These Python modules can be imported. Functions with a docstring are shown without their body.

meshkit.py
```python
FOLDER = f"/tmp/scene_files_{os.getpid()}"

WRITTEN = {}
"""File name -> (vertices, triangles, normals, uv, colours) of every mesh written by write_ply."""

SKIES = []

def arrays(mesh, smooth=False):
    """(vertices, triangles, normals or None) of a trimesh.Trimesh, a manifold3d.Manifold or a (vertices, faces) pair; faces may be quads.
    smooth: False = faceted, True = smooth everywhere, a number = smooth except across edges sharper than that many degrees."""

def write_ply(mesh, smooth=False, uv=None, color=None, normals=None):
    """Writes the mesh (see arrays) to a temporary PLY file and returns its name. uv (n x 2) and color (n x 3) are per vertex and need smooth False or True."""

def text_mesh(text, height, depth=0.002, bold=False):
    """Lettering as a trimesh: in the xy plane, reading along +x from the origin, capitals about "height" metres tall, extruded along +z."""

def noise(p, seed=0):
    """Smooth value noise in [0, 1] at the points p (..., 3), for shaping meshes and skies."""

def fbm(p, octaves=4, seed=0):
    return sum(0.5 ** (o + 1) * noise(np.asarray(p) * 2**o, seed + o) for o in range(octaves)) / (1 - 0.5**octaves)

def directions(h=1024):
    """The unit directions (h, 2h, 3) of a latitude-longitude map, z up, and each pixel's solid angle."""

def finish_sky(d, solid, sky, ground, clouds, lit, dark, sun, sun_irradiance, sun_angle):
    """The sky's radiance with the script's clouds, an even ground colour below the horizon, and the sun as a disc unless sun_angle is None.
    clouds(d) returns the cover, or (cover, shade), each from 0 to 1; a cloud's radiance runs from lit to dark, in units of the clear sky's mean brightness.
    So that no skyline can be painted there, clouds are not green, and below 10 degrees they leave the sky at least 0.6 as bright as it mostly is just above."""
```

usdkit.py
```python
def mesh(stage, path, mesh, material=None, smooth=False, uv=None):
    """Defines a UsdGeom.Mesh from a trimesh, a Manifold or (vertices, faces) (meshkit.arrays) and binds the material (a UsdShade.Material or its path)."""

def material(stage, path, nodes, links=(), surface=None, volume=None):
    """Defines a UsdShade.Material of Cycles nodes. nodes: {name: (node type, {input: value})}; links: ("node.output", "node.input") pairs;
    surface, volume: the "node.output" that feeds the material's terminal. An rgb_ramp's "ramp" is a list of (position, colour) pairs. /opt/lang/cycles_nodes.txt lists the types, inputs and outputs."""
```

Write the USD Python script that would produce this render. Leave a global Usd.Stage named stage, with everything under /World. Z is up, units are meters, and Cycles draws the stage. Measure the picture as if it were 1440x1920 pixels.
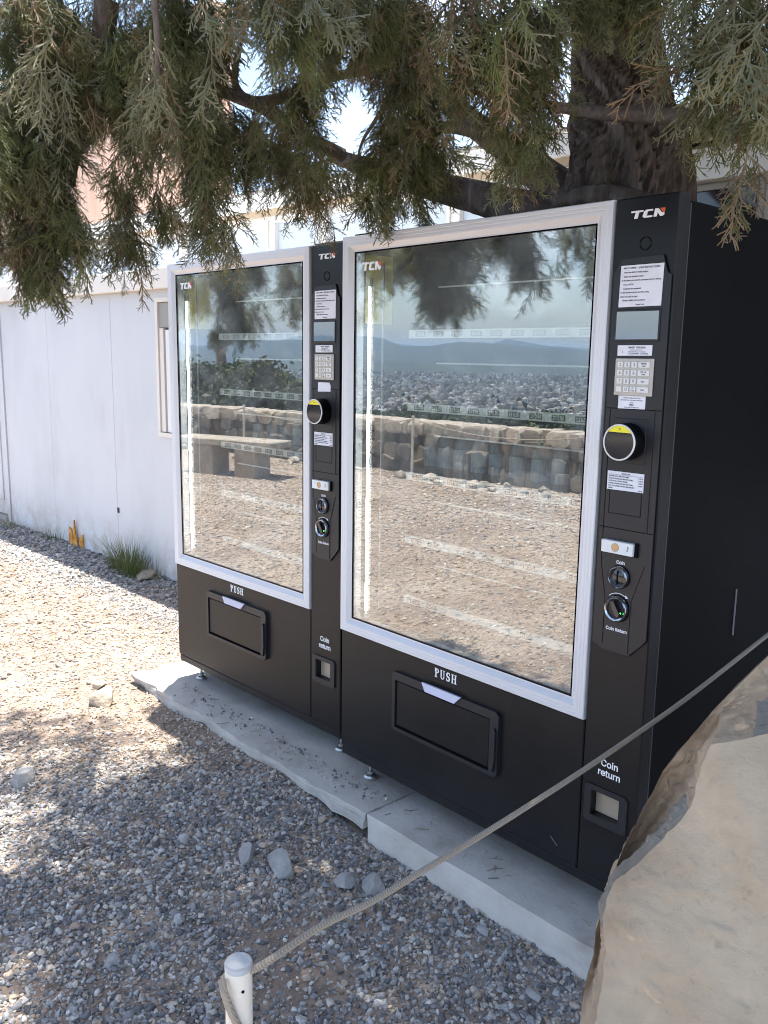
import math, random
import numpy as np, trimesh
import manifold3d as m3
from shapely.geometry import Polygon, Point
from pxr import Usd, UsdGeom, UsdShade, UsdLux, Gf, Sdf, Vt
import usdkit, meshkit

# ------------------------------------------------------------------ camera, sky, sun, exposure
stage = Usd.Stage.CreateInMemory()
UsdGeom.SetStageUpAxis(stage, UsdGeom.Tokens.z)
UsdGeom.SetStageMetersPerUnit(stage, 1.0)
world = UsdGeom.Xform.Define(stage, '/World')
stage.SetDefaultPrim(world.GetPrim())
UsdGeom.Scope.Define(stage, '/World/Looks')

YAW, PITCH, ROLL, FPX = -0.8338, -0.1772, 0.0152, 1632.0
EYE = np.array([2.3541, -1.9375, 1.5453])
EXPOSURE = 1.8
SUN_SLOPE = (-0.12, 0.15)          # metres of horizontal run per metre of height, towards the sun
SUN_I, SKY_S = 1.25, 0.10
HAZE = 4.5e-5

FW = np.array([math.sin(YAW) * math.cos(PITCH), math.cos(YAW) * math.cos(PITCH), math.sin(PITCH)])
_r = np.array([math.cos(YAW), -math.sin(YAW), 0]); _u = np.cross(_r, FW)
RT = math.cos(ROLL) * _r + math.sin(ROLL) * _u
UP = -math.sin(ROLL) * _r + math.cos(ROLL) * _u
cam = UsdGeom.Camera.Define(stage, '/World/camera')
cm = Gf.Matrix4d(*RT, 0, *UP, 0, *(-FW), 0, *EYE, 1)
cam.AddTransformOp().Set(cm)
cam.CreateHorizontalApertureAttr(36.0); cam.CreateVerticalApertureAttr(48.0)
cam.CreateFocalLengthAttr(36.0 * FPX / 1440)
cam.CreateClippingRangeAttr(Gf.Vec2f(0.05, 40000))
cam.CreateExposureAttr(EXPOSURE)

sd = np.array([SUN_SLOPE[0], SUN_SLOPE[1], 1.0]); sd /= np.linalg.norm(sd)
ELEV, ROT = math.asin(sd[2]), math.atan2(sd[0], sd[1])
sky_mat = usdkit.material(stage, '/World/Looks/sky_look', {
    'tc': ('texture_coordinate', {}),
    'mp': ('mapping', {'scale': (1.0, 1.0, 2.6)}),
    'n': ('noise_texture', {'scale': 2.6, 'detail': 7, 'roughness': 0.62, 'distortion': 0.3}),
    'rp': ('rgb_ramp', {'ramp': [(0.50, (0, 0, 0)), (0.78, (0.65, 0.65, 0.65))]}),
    'sky': ('sky_texture', {'sky_type': 'single_scattering', 'sun_disc': False, 'sun_elevation': ELEV, 'sun_rotation': ROT, 'altitude': 250.0, 'aerosol_density': 2.0}),
    'mx': ('mix', {'color2': (11.0, 11.6, 12.4)}),
    'bg': ('background_shader', {'strength': SKY_S})},
    [('tc.generated', 'mp.vector'), ('mp.vector', 'n.vector'), ('n.fac', 'rp.fac'), ('rp.color', 'mx.fac'), ('sky.color', 'mx.color1'), ('mx.color', 'bg.color')], surface='bg.background')
dome = UsdLux.DomeLight.Define(stage, '/World/sky')
UsdShade.MaterialBindingAPI.Apply(dome.GetPrim()).Bind(sky_mat)
dome.GetPrim().SetCustomDataByKey('kind', 'structure')
dome.GetPrim().SetCustomDataByKey('label', 'pale blue summer sky with soft white clouds')
dome.GetPrim().SetCustomDataByKey('category', 'sky')
sun = UsdLux.DistantLight.Define(stage, '/World/sun')
sun.CreateIntensityAttr(SUN_I); sun.CreateAngleAttr(0.5); sun.CreateColorAttr(Gf.Vec3f(1.0, 0.94, 0.86))
sun.GetPrim().CreateAttribute('inputs:normalize', Sdf.ValueTypeNames.Bool).Set(True)
z_ = Gf.Vec3d(*sd); x_ = Gf.Vec3d(1, 0, 0); x_ = (x_ - z_ * Gf.Dot(x_, z_)).GetNormalized(); y_ = Gf.Cross(z_, x_)
sun.AddTransformOp().Set(Gf.Matrix4d(*x_, 0, *y_, 0, *z_, 0, 0, 0, 30, 1))

# ------------------------------------------------------------------ helpers
rng = np.random.default_rng(7)
used = {}


def ray(px, py):
    d = FW * FPX + RT * (px - 720) - UP * (py - 960)
    return d / np.linalg.norm(d)


def at(px, py, t):
    """A point of the place, t metres from the eye towards a pixel of the photograph."""
    return EYE + t * ray(px, py)


def aty(px, py, y):
    d = ray(px, py)
    return EYE + d * (y - EYE[1]) / d[1]


def numbered(path):
    if path not in used:
        used[path] = 0
        return path
    used[path] += 1
    return f'{path}_{used[path]:03d}'


def tag(p, label=None, cat=None, group=None, kind=None):
    p = p.GetPrim() if hasattr(p, 'GetPrim') else p
    for k, v in (('label', label), ('category', cat), ('group', group), ('kind', kind)):
        if v:
            p.SetCustomDataByKey(k, v)
    return p


def pth(parent):
    return '/World' if parent is None else str(parent.GetPath())


def thing(name, label, cat, loc=(0, 0, 0), rotz=0.0, group=None):
    x = UsdGeom.Xform.Define(stage, numbered('/World/' + name))
    x.AddTranslateOp().Set(Gf.Vec3d(*map(float, loc)))
    if rotz:
        x.AddRotateZOp().Set(math.degrees(rotz))
    return tag(x, label, cat, group)


def obj(name, mesh, material, parent=None, smooth=False, **kw):
    p = usdkit.mesh(stage, numbered(pth(parent) + '/' + name), mesh, material, smooth)
    return tag(p, **kw) if kw else p.GetPrim()


def cat(*ms):
    ms = [m for m in (ms[0] if len(ms) == 1 and isinstance(ms[0], (list, tuple)) else ms)]
    out = []
    for m in ms:
        v, f, _ = meshkit.arrays(m)
        out.append(trimesh.Trimesh(v, f, process=False))
    return trimesh.util.concatenate(out)


def box(x0, x1, y0, y1, z0, z1):
    m = trimesh.creation.box((x1 - x0, y1 - y0, z1 - z0))
    m.apply_translation(((x0 + x1) / 2, (y0 + y1) / 2, (z0 + z1) / 2))
    return m


def cbox(x0, x1, y0, y1, z0, z1, c=0.004):
    """A box with chamfered edges."""
    pts = []
    for sx in (0, 1):
        for sy in (0, 1):
            for sz in (0, 1):
                p = np.array([(x0, x1)[sx], (y0, y1)[sy], (z0, z1)[sz]], float)
                k = np.array([1 - 2 * sx, 1 - 2 * sy, 1 - 2 * sz]) * c
                for a in range(3):
                    q = p + k; q[a] = p[a]
                    pts.append(q)
    return trimesh.convex.convex_hull(np.array(pts))


def cut(a, *bs):
    def M(t):
        v, f, _ = meshkit.arrays(t)
        return m3.Manifold(m3.Mesh(np.asarray(v, np.float32), np.asarray(f, np.uint32)))
    r = M(a)
    for b in bs:
        r = r - M(b)
    return cat(r)


def tube(pts, rad, n=8, cap=True):
    pts = np.asarray(pts, float); k = len(pts)
    rad = np.full(k, rad) if np.ndim(rad) == 0 else np.asarray(rad, float)
    tg = np.gradient(pts, axis=0); tg /= np.linalg.norm(tg, axis=1, keepdims=True)
    ref = np.array([0, 0, 1.0]) if abs(tg[0, 2]) < 0.9 else np.array([1.0, 0, 0])
    V = []
    u = None
    for i in range(k):
        if u is None:
            u = np.cross(tg[i], ref)
        else:
            u = u - tg[i] * (u @ tg[i])
        u = u / np.linalg.norm(u); w = np.cross(tg[i], u)
        a = np.arange(n) / n * 2 * np.pi
        V.append(pts[i] + rad[i] * (np.cos(a)[:, None] * u + np.sin(a)[:, None] * w))
    V = np.vstack(V); F = []
    for i in range(k - 1):
        for j in range(n):
            a, b = i * n + j, i * n + (j + 1) % n
            F += [[a, b, b + n], [a, b + n, a + n]]
    if cap:
        V = np.vstack([V, pts[0], pts[-1]]); c0, c1 = len(V) - 2, len(V) - 1
        for j in range(n):
            F += [[c0, (j + 1) % n, j], [c1, (k - 1) * n + j, (k - 1) * n + (j + 1) % n]]
    return trimesh.Trimesh(V, F, process=False)


def curve(pts, n):
    """Catmull-Rom through points."""
    P = np.asarray(pts, float); P = np.vstack([2 * P[0] - P[1], P, 2 * P[-1] - P[-2]])
    out = []
    m = len(P) - 3
    for s in np.linspace(0, m - 1e-9, n):
        i = int(s); t = s - i
        p0, p1, p2, p3 = P[i:i + 4]
        out.append(0.5 * (2 * p1 + (p2 - p0) * t + (2 * p0 - 5 * p1 + 4 * p2 - p3) * t * t + (3 * p1 - p0 - 3 * p2 + p3) * t ** 3))
    return np.array(out)


def lathe(prof, n=24, axis='z'):
    """prof: (radius, height) pairs."""
    prof = np.asarray(prof, float); k = len(prof); a = np.arange(n) / n * 2 * np.pi
    V = np.array([[r * math.cos(t), r * math.sin(t), h] for r, h in prof for t in a]); F = []
    for i in range(k - 1):
        for j in range(n):
            p, q = i * n + j, i * n + (j + 1) % n
            F += [[p, q, q + n], [p, q + n, p + n]]
    m = trimesh.Trimesh(V, F, process=True)
    m.update_faces(m.nondegenerate_faces())
    if axis == 'y':   # height runs towards -y, the viewer's side of a machine front
        v = m.vertices.copy(); m = trimesh.Trimesh(np.c_[v[:, 0], -v[:, 2], v[:, 1]], m.faces, process=False)
    return m


def moved(m, x=0, y=0, z=0):
    m = m.copy(); m.apply_translation((x, y, z)); return m


def text(s, h, x=0, y=0, z=0, align='l', bold=False, depth=0.0006, rot=0.0, sx=1.0):
    """Lettering on a face that looks towards -y; (x, z) is the start of its base line."""
    m = meshkit.text_mesh(s, h, depth, bold)
    v = m.vertices.copy()
    v[:, 0] *= sx
    w = v[:, 0].max()
    v[:, 0] -= {'l': 0, 'c': w / 2, 'r': w}[align]
    c, sn = math.cos(rot), math.sin(rot)
    v = np.c_[v[:, 0] * c - v[:, 1] * sn, v[:, 0] * sn + v[:, 1] * c, v[:, 2]]
    return trimesh.Trimesh(np.c_[x + v[:, 0], y - v[:, 2], z + v[:, 1]], m.faces, process=False)


def poly(pts, y0, y1):
    """A polygon in x and z, extruded from y0 (front) to y1 (back)."""
    m = trimesh.creation.extrude_polygon(Polygon(pts) if not hasattr(pts, 'geom_type') else pts, y1 - y0, engine='earcut')
    v = m.vertices
    return trimesh.Trimesh(np.c_[v[:, 0], y1 - v[:, 2], v[:, 1]], m.faces, process=False)


def mitre(x0, x1, z0, z1, prof):
    """A mitred frame: prof is a list of (inset, y)."""
    V, F = [], []
    for s, y in prof:
        V += [(x0 + s, y, z0 + s), (x1 - s, y, z0 + s), (x1 - s, y, z1 - s), (x0 + s, y, z1 - s)]
    for i in range(len(prof) - 1):
        for j in range(4):
            a, b = 4 * i + j, 4 * i + (j + 1) % 4
            F += [[a, b, b + 4], [a, b + 4, a + 4]]
    return trimesh.Trimesh(np.array(V), F, process=False)


# ------------------------------------------------------------------ materials
def M(name, color, rough=0.5, metal=0.0, spec=0.5, **kw):
    d = {'base_color': color, 'roughness': rough, 'metallic': metal, 'specular_ior_level': spec}; d.update(kw)
    return usdkit.material(stage, '/World/Looks/' + name, {'p': ('principled_bsdf', d)}, [], surface='p.BSDF')


def MN(name, ramp, scale=5.0, rough=0.8, bump=0.0, bscale=None, bdist=0.02, detail=5, spec=0.3, metal=0.0, stretch=(1, 1, 1), rrange=None, coords='position', distortion=0.0):
    nodes = {'g': ('geometry', {}), 'tc': ('texture_coordinate', {}), 'm': ('mapping', {'scale': stretch}), 'n': ('noise_texture', {'scale': scale, 'detail': detail, 'roughness': 0.6, 'distortion': distortion}), 'r': ('rgb_ramp', {'ramp': ramp}),
             'p': ('principled_bsdf', {'roughness': rough, 'specular_ior_level': spec, 'metallic': metal})}
    links = [(('g.position' if coords == 'position' else 'tc.object'), 'm.vector'), ('m.vector', 'n.vector'), ('n.fac', 'r.fac'), ('r.color', 'p.base_color')]
    if rrange:
        nodes['rr'] = ('map_range', {'from_min': 0.3, 'from_max': 0.7, 'to_min': rrange[0], 'to_max': rrange[1], 'clamp': True})
        links += [('n.fac', 'rr.value'), ('rr.result', 'p.roughness')]
    if bump:
        nodes['n2'] = ('noise_texture', {'scale': bscale or scale * 6, 'detail': 6, 'roughness': 0.65})
        nodes['b'] = ('bump', {'strength': bump, 'distance': bdist})
        links += [('m.vector', 'n2.vector'), ('n2.fac', 'b.height'), ('b.normal', 'p.normal')]
    return usdkit.material(stage, '/World/Looks/' + name, nodes, links, surface='p.BSDF')


black = MN('machine_black', [(0.3, (0.004, 0.004, 0.0045)), (0.7, (0.007, 0.007, 0.0075))], 3.0, 0.4, bump=0.06, bscale=900, bdist=0.001, spec=0.32, rrange=(0.33, 0.42))
side_black = MN('side_black', [(0.35, (0.002, 0.002, 0.0025)), (0.6, (0.0035, 0.0033, 0.0035)), (0.8, (0.008, 0.007, 0.0065))], 2.2, 0.5, spec=0.08, detail=8)
module_black = M('module_black', (0.012, 0.012, 0.014), 0.40, spec=0.45)
gap_black = M('gap_black', (0.003, 0.003, 0.004), 0.7, spec=0.1)
lining = M('inner_lining', (0.012, 0.012, 0.015), 0.5, spec=0.3)
alu = MN('silver_frame', [(0.3, (0.63, 0.63, 0.65)), (0.7, (0.66, 0.66, 0.68))], 2.0, 0.42, spec=0.5, metal=0.25, stretch=(1, 1, 1))
paper = MN('paper_white', [(0.3, (0.66, 0.66, 0.72)), (0.7, (0.74, 0.74, 0.79))], 30.0, 0.7)
ink = M('ink', (0.03, 0.03, 0.04), 0.7)
white_print = M('white_print', (0.8, 0.8, 0.82), 0.6)
orange_print = M('orange_print', (0.55, 0.10, 0.03), 0.6)
yellow_sheet = M('yellow_sheet', (0.80, 0.62, 0.01), 0.6)
yellow_print = M('yellow_print', (0.75, 0.65, 0.03), 0.6)
chrome = M('chrome', (0.55, 0.56, 0.58), 0.16, metal=1.0)
dark_gloss = M('dark_gloss', (0.012, 0.012, 0.014), 0.06, spec=0.8)
screen_glass = M('screen_glass', (0.02, 0.03, 0.04), 0.03, spec=1.0, coat_weight=1.0, coat_ior=2.4)
keypad_steel = MN('keypad_steel', [(0.3, (0.42, 0.39, 0.35)), (0.7, (0.50, 0.47, 0.43))], 60, 0.4, metal=0.5)
key_white = M('key_white', (0.68, 0.67, 0.66), 0.45)
tab_grey = M('tab_grey', (0.50, 0.50, 0.62), 0.45)
hatch_inner = M('hatch_inner', (0.40, 0.35, 0.28), 0.4, metal=0.4)
green_lamp = usdkit.material(stage, '/World/Looks/green_lamp', {'e': ('emission', {'color': (0.1, 1.0, 0.15), 'strength': 1.5})}, [], surface='e.emission')
led = usdkit.material(stage, '/World/Looks/led_light', {'e': ('emission', {'color': (0.95, 0.97, 1.0), 'strength': 4.0})}, [], surface='e.emission')
strip_white = M('strip_white', (0.7, 0.7, 0.7), 0.5)


def glass_mat(name, r0, tint=(0.93, 0.97, 0.95), rough=0.0, dust=0.09):
    return usdkit.material(stage, '/World/Looks/' + name, {
        'dn': ('noise_texture', {'scale': 5.0, 'detail': 6, 'roughness': 0.65, 'distortion': 0.8}), 'dm': ('map_range', {'from_min': 0.35, 'from_max': 0.75, 'to_min': 0.015, 'to_max': dust, 'clamp': True}), 'dd': ('diffuse_bsdf', {'color': (0.6, 0.6, 0.58)}), 'dx': ('mix_closure', {}),
        'g': ('geometry', {}), 'd': ('vector_math', {'math_type': 'dot_product'}), 'a': ('math', {'math_type': 'absolute'}),
        's': ('math', {'math_type': 'subtract', 'value1': 1.0}), 'p': ('math', {'math_type': 'power', 'value2': 5.0}),
        'k': ('math', {'math_type': 'multiply_add', 'value2': 1 - r0, 'value3': r0, 'use_clamp': True}),
        't': ('transparent_bsdf', {'color': tint}), 'gl': ('glossy_bsdf', {'color': (1, 1, 1), 'roughness': rough}), 'm': ('mix_closure', {})},
        [('g.normal', 'd.vector1'), ('g.incoming', 'd.vector2'), ('d.value', 'a.value1'), ('a.value', 's.value2'), ('s.value', 'p.value1'), ('p.value', 'k.value1'), ('k.value', 'm.fac'), ('t.BSDF', 'm.closure1'), ('gl.BSDF', 'm.closure2'), ('g.position', 'dn.vector'), ('dn.fac', 'dm.value'), ('dm.result', 'dx.fac'), ('m.closure', 'dx.closure1'), ('dd.BSDF', 'dx.closure2')], surface='dx.closure')


door_glass = glass_mat('door_glass', 0.24)
pane_glass = glass_mat('pane_glass', 0.25, (0.8, 0.87, 0.9))

wall_white = usdkit.material(stage, '/World/Looks/wall_white', {
    'g': ('geometry', {}), 'm': ('mapping', {'scale': (1.0, 1.0, 0.45)}), 'n': ('noise_texture', {'scale': 1.1, 'detail': 7, 'roughness': 0.62}), 'r': ('rgb_ramp', {'ramp': [(0.25, (0.47, 0.475, 0.485)), (0.5, (0.55, 0.55, 0.56)), (0.75, (0.59, 0.59, 0.585))]}),
    'x': ('separate_xyz', {}), 'n2': ('noise_texture', {'scale': 7.0, 'detail': 8, 'roughness': 0.7}), 'lo': ('map_range', {'from_min': 0.32, 'from_max': -0.08, 'to_min': 0.0, 'to_max': 1.0, 'clamp': True}), 'sp': ('map_range', {'from_min': 0.42, 'from_max': 0.66, 'to_min': 0.0, 'to_max': 1.0, 'clamp': True}), 'mu': ('math', {'math_type': 'multiply'}),
    'n3': ('noise_texture', {'scale': 2.6, 'detail': 5, 'roughness': 0.6}), 'st': ('map_range', {'from_min': 0.58, 'from_max': 0.75, 'to_min': 0.0, 'to_max': 0.35, 'clamp': True}), 'c1': ('mix', {'color2': (0.40, 0.39, 0.37)}), 'c2': ('mix', {'color2': (0.36, 0.29, 0.22)}),
    'nb': ('noise_texture', {'scale': 40.0, 'detail': 5}), 'b': ('bump', {'strength': 0.06, 'distance': 0.01}), 'p': ('principled_bsdf', {'roughness': 0.55, 'specular_ior_level': 0.3})},
    [('g.position', 'm.vector'), ('m.vector', 'n.vector'), ('m.vector', 'n3.vector'), ('g.position', 'n2.vector'), ('g.position', 'nb.vector'), ('g.position', 'x.vector'), ('x.z', 'lo.value'), ('n2.fac', 'sp.value'), ('lo.result', 'mu.value1'), ('sp.result', 'mu.value2'),
     ('n.fac', 'r.fac'), ('n3.fac', 'st.value'), ('st.result', 'c1.fac'), ('r.color', 'c1.color1'), ('mu.value', 'c2.fac'), ('c1.color', 'c2.color1'), ('c2.color', 'p.base_color'), ('nb.fac', 'b.height'), ('b.normal', 'p.normal')], surface='p.BSDF')
cream = MN('cream_paint', [(0.3, (0.66, 0.60, 0.52)), (0.7, (0.74, 0.69, 0.62))], 2.0, 0.7)
fascia_white = MN('fascia_white', [(0.3, (0.72, 0.70, 0.66)), (0.7, (0.78, 0.77, 0.74))], 1.5, 0.7, bump=0.1, bscale=30)
beige = MN('soffit_beige', [(0.3, (0.52, 0.43, 0.33)), (0.7, (0.60, 0.51, 0.41))], 2.0, 0.8)
brown = MN('brown_end', [(0.3, (0.07, 0.05, 0.04)), (0.7, (0.11, 0.085, 0.065))], 8.0, 0.7)
peach = MN('peach_plaster', [(0.2, (0.48, 0.30, 0.22)), (0.5, (0.62, 0.40, 0.29)), (0.8, (0.70, 0.50, 0.40))], 3.0, 0.85, stretch=(2.5, 2.5, 0.35), bump=0.2, bscale=25)
blind_blue = MN('blind_blue', [(0.3, (0.52, 0.60, 0.72)), (0.7, (0.62, 0.69, 0.79))], 1.2, 0.6)
frame_white = M('frame_white', (0.72, 0.71, 0.69), 0.5)
grey_paint = M('grey_paint', (0.30, 0.28, 0.25), 0.6)
dark_room = M('dark_room', (0.02, 0.03, 0.03), 0.5)
rust = MN('rust_orange', [(0.3, (0.30, 0.09, 0.015)), (0.5, (0.55, 0.24, 0.04)), (0.7, (0.62, 0.42, 0.18))], 25, 0.85)

bark = MN('bark', [(0.25, (0.058, 0.042, 0.035)), (0.5, (0.130, 0.098, 0.081)), (0.75, (0.221, 0.182, 0.162))], 9.0, 0.9, bump=0.9, bscale=14, bdist=0.03, stretch=(3, 3, 0.35), spec=0.15)
twig_bark = MN('twig_bark', [(0.3, (0.10, 0.075, 0.06)), (0.7, (0.20, 0.16, 0.13))], 40, 0.9, spec=0.15, bump=0.4)


def leaf_mat(name, ramp, transl=0.3):
    return usdkit.material(stage, '/World/Looks/' + name, {
        'o': ('object_info', {}), 'r': ('rgb_ramp', {'ramp': ramp}), 'g': ('geometry', {}), 'n': ('noise_texture', {'scale': 9.0, 'detail': 3}),
        'mp': ('map_range', {'from_min': 0.3, 'from_max': 0.7, 'to_min': 0.6, 'to_max': 1.45}), 'v': ('vector_math', {'math_type': 'scale'}),
        'p': ('principled_bsdf', {'roughness': 0.6, 'specular_ior_level': 0.3}), 't': ('translucent_bsdf', {}), 'm': ('mix_closure', {'fac': transl})},
        [('o.random', 'r.fac'), ('g.position', 'n.vector'), ('n.fac', 'mp.value'), ('r.color', 'v.vector1'), ('mp.result', 'v.scale'), ('v.vector', 'p.base_color'), ('v.vector', 't.color'), ('p.BSDF', 'm.closure1'), ('t.BSDF', 'm.closure2')], surface='m.closure')


leaf_green = leaf_mat('cypress_green', [(0, (0.119, 0.141, 0.054)), (0.35, (0.175, 0.188, 0.078)), (0.7, (0.231, 0.208, 0.108)), (1, (0.224, 0.269, 0.096))], 0.4)
leaf_grey = leaf_mat('cypress_grey', [(0, (0.207, 0.222, 0.138)), (0.5, (0.272, 0.276, 0.174)), (1, (0.337, 0.329, 0.216))], 0.4)
leaf_brown = leaf_mat('cypress_brown', [(0, (0.166, 0.123, 0.075)), (0.5, (0.261, 0.192, 0.116)), (1, (0.321, 0.241, 0.143))], 0.3)


def stone_mat(name, ramp, **k):
    return MN(name, ramp, **k)


slab_white = MN('slab_marble', [(0.25, (0.25, 0.215, 0.18)), (0.42, (0.38, 0.355, 0.325)), (0.6, (0.45, 0.43, 0.40)), (0.8, (0.52, 0.50, 0.47))], 4.0, 0.75, bump=0.35, bscale=45, bdist=0.01)
def boulder_look(name, ramp):
    return usdkit.material(stage, '/World/Looks/' + name, {
    'g': ('geometry', {}), 'n': ('noise_texture', {'scale': 4.0, 'detail': 7, 'roughness': 0.62}), 'n2': ('noise_texture', {'scale': 38.0, 'detail': 9, 'roughness': 0.75}), 'n3': ('noise_texture', {'scale': 1.7, 'detail': 4}),
    'r': ('rgb_ramp', {'ramp': ramp}),
    'r3': ('rgb_ramp', {'ramp': [(0.35, (1, 0.95, 0.88)), (0.62, (0.88, 0.86, 0.82))]}),
    'a': ('mix', {'mix_type': 'multiply', 'fac': 1.0}), 'r2': ('rgb_ramp', {'ramp': [(0.28, (0.72, 0.68, 0.63)), (0.44, (1, 1, 1))]}), 'a2': ('mix', {'mix_type': 'multiply', 'fac': 0.8}),
    'b': ('bump', {'strength': 0.9, 'distance': 0.008}), 'p': ('principled_bsdf', {'roughness': 0.82, 'specular_ior_level': 0.25})},
    [('g.position', 'n.vector'), ('g.position', 'n2.vector'), ('g.position', 'n3.vector'), ('n.fac', 'r.fac'), ('n3.fac', 'r3.fac'), ('r.color', 'a.color1'), ('r3.color', 'a.color2'), ('n2.fac', 'r2.fac'), ('a.color', 'a2.color1'), ('r2.color', 'a2.color2'), ('a2.color', 'p.base_color'), ('n2.fac', 'b.height'), ('b.normal', 'p.normal')], surface='p.BSDF')
boulder_mat = boulder_look('boulder_marble', [(0.22, (0.282, 0.209, 0.147)), (0.4, (0.483, 0.392, 0.293)), (0.6, (0.591, 0.500, 0.381)), (0.8, (0.697, 0.607, 0.481))])
broken_mat = boulder_look('broken_marble', [(0.22, (0.266, 0.198, 0.143)), (0.4, (0.411, 0.320, 0.237)), (0.6, (0.508, 0.413, 0.314)), (0.8, (0.605, 0.523, 0.419))])
band_mat = boulder_look('band_marble', [(0.22, (0.196, 0.185, 0.167)), (0.5, (0.287, 0.274, 0.254)), (0.8, (0.391, 0.370, 0.335))])
rock_grey = MN('rock_grey', [(0.25, (0.24, 0.235, 0.225)), (0.6, (0.36, 0.355, 0.35)), (0.8, (0.46, 0.45, 0.43))], 14, 0.9, bump=0.6, bscale=60, bdist=0.01)
rock_tan = MN('rock_tan', [(0.25, (0.32, 0.26, 0.20)), (0.6, (0.42, 0.36, 0.29)), (0.8, (0.5, 0.45, 0.38))], 10, 0.9, bump=0.5, bscale=40, bdist=0.02)
def pebble_look(name, ramp):
    return usdkit.material(stage, '/World/Looks/' + name, {
    'o': ('object_info', {}), 'r': ('rgb_ramp', {'ramp': ramp}),
    'g': ('geometry', {}), 'n': ('noise_texture', {'scale': 120.0, 'detail': 4}), 'mp': ('map_range', {'from_min': 0.3, 'from_max': 0.7, 'to_min': 0.78, 'to_max': 1.2}), 'v': ('vector_math', {'math_type': 'scale'}),
    'p': ('principled_bsdf', {'roughness': 0.8, 'specular_ior_level': 0.3})},
    [('o.random', 'r.fac'), ('g.position', 'n.vector'), ('n.fac', 'mp.value'), ('r.color', 'v.vector1'), ('mp.result', 'v.scale'), ('v.vector', 'p.base_color')], surface='p.BSDF')
pebble_mat = pebble_look('pebble_grey', [(0, (0.09, 0.09, 0.093)), (0.3, (0.18, 0.18, 0.185)), (0.6, (0.28, 0.278, 0.278)), (0.82, (0.41, 0.405, 0.39)), (0.93, (0.41, 0.36, 0.30)), (1, (0.60, 0.59, 0.56))])
pebble_sunwarm = pebble_look('pebble_sunwarm', [(0, (0.24, 0.18, 0.135)), (0.4, (0.34, 0.27, 0.21)), (0.75, (0.42, 0.36, 0.30)), (1, (0.50, 0.46, 0.41))])  # tan pebble copy: warmth of the sunlight put into the colour
ground_mat = usdkit.material(stage, '/World/Looks/ground_dirt', {
    'g': ('geometry', {}), 'n': ('noise_texture', {'scale': 1.3, 'detail': 6, 'roughness': 0.6}), 'v': ('voronoi_texture', {'scale': 38.0, 'randomness': 1.0}), 'n2': ('noise_texture', {'scale': 18.0, 'detail': 8, 'roughness': 0.7}),
    'r': ('rgb_ramp', {'ramp': [(0.3, (0.19, 0.125, 0.085)), (0.5, (0.29, 0.215, 0.155)), (0.7, (0.34, 0.275, 0.21))]}),
    'r2': ('rgb_ramp', {'ramp': [(0.3, (0.55, 0.55, 0.56)), (0.6, (1.15, 1.12, 1.08))]}), 'a': ('mix', {'mix_type': 'multiply', 'fac': 1.0}),
    'b': ('bump', {'strength': 0.7, 'distance': 0.02}), 'p': ('principled_bsdf', {'roughness': 0.95, 'specular_ior_level': 0.15})},
    [('g.position', 'n.vector'), ('g.position', 'v.vector'), ('g.position', 'n2.vector'), ('n.fac', 'r.fac'), ('n2.fac', 'r2.fac'), ('r.color', 'a.color1'), ('r2.color', 'a.color2'), ('a.color', 'p.base_color'), ('n2.fac', 'b.height'), ('b.normal', 'p.normal')], surface='p.BSDF')
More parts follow.
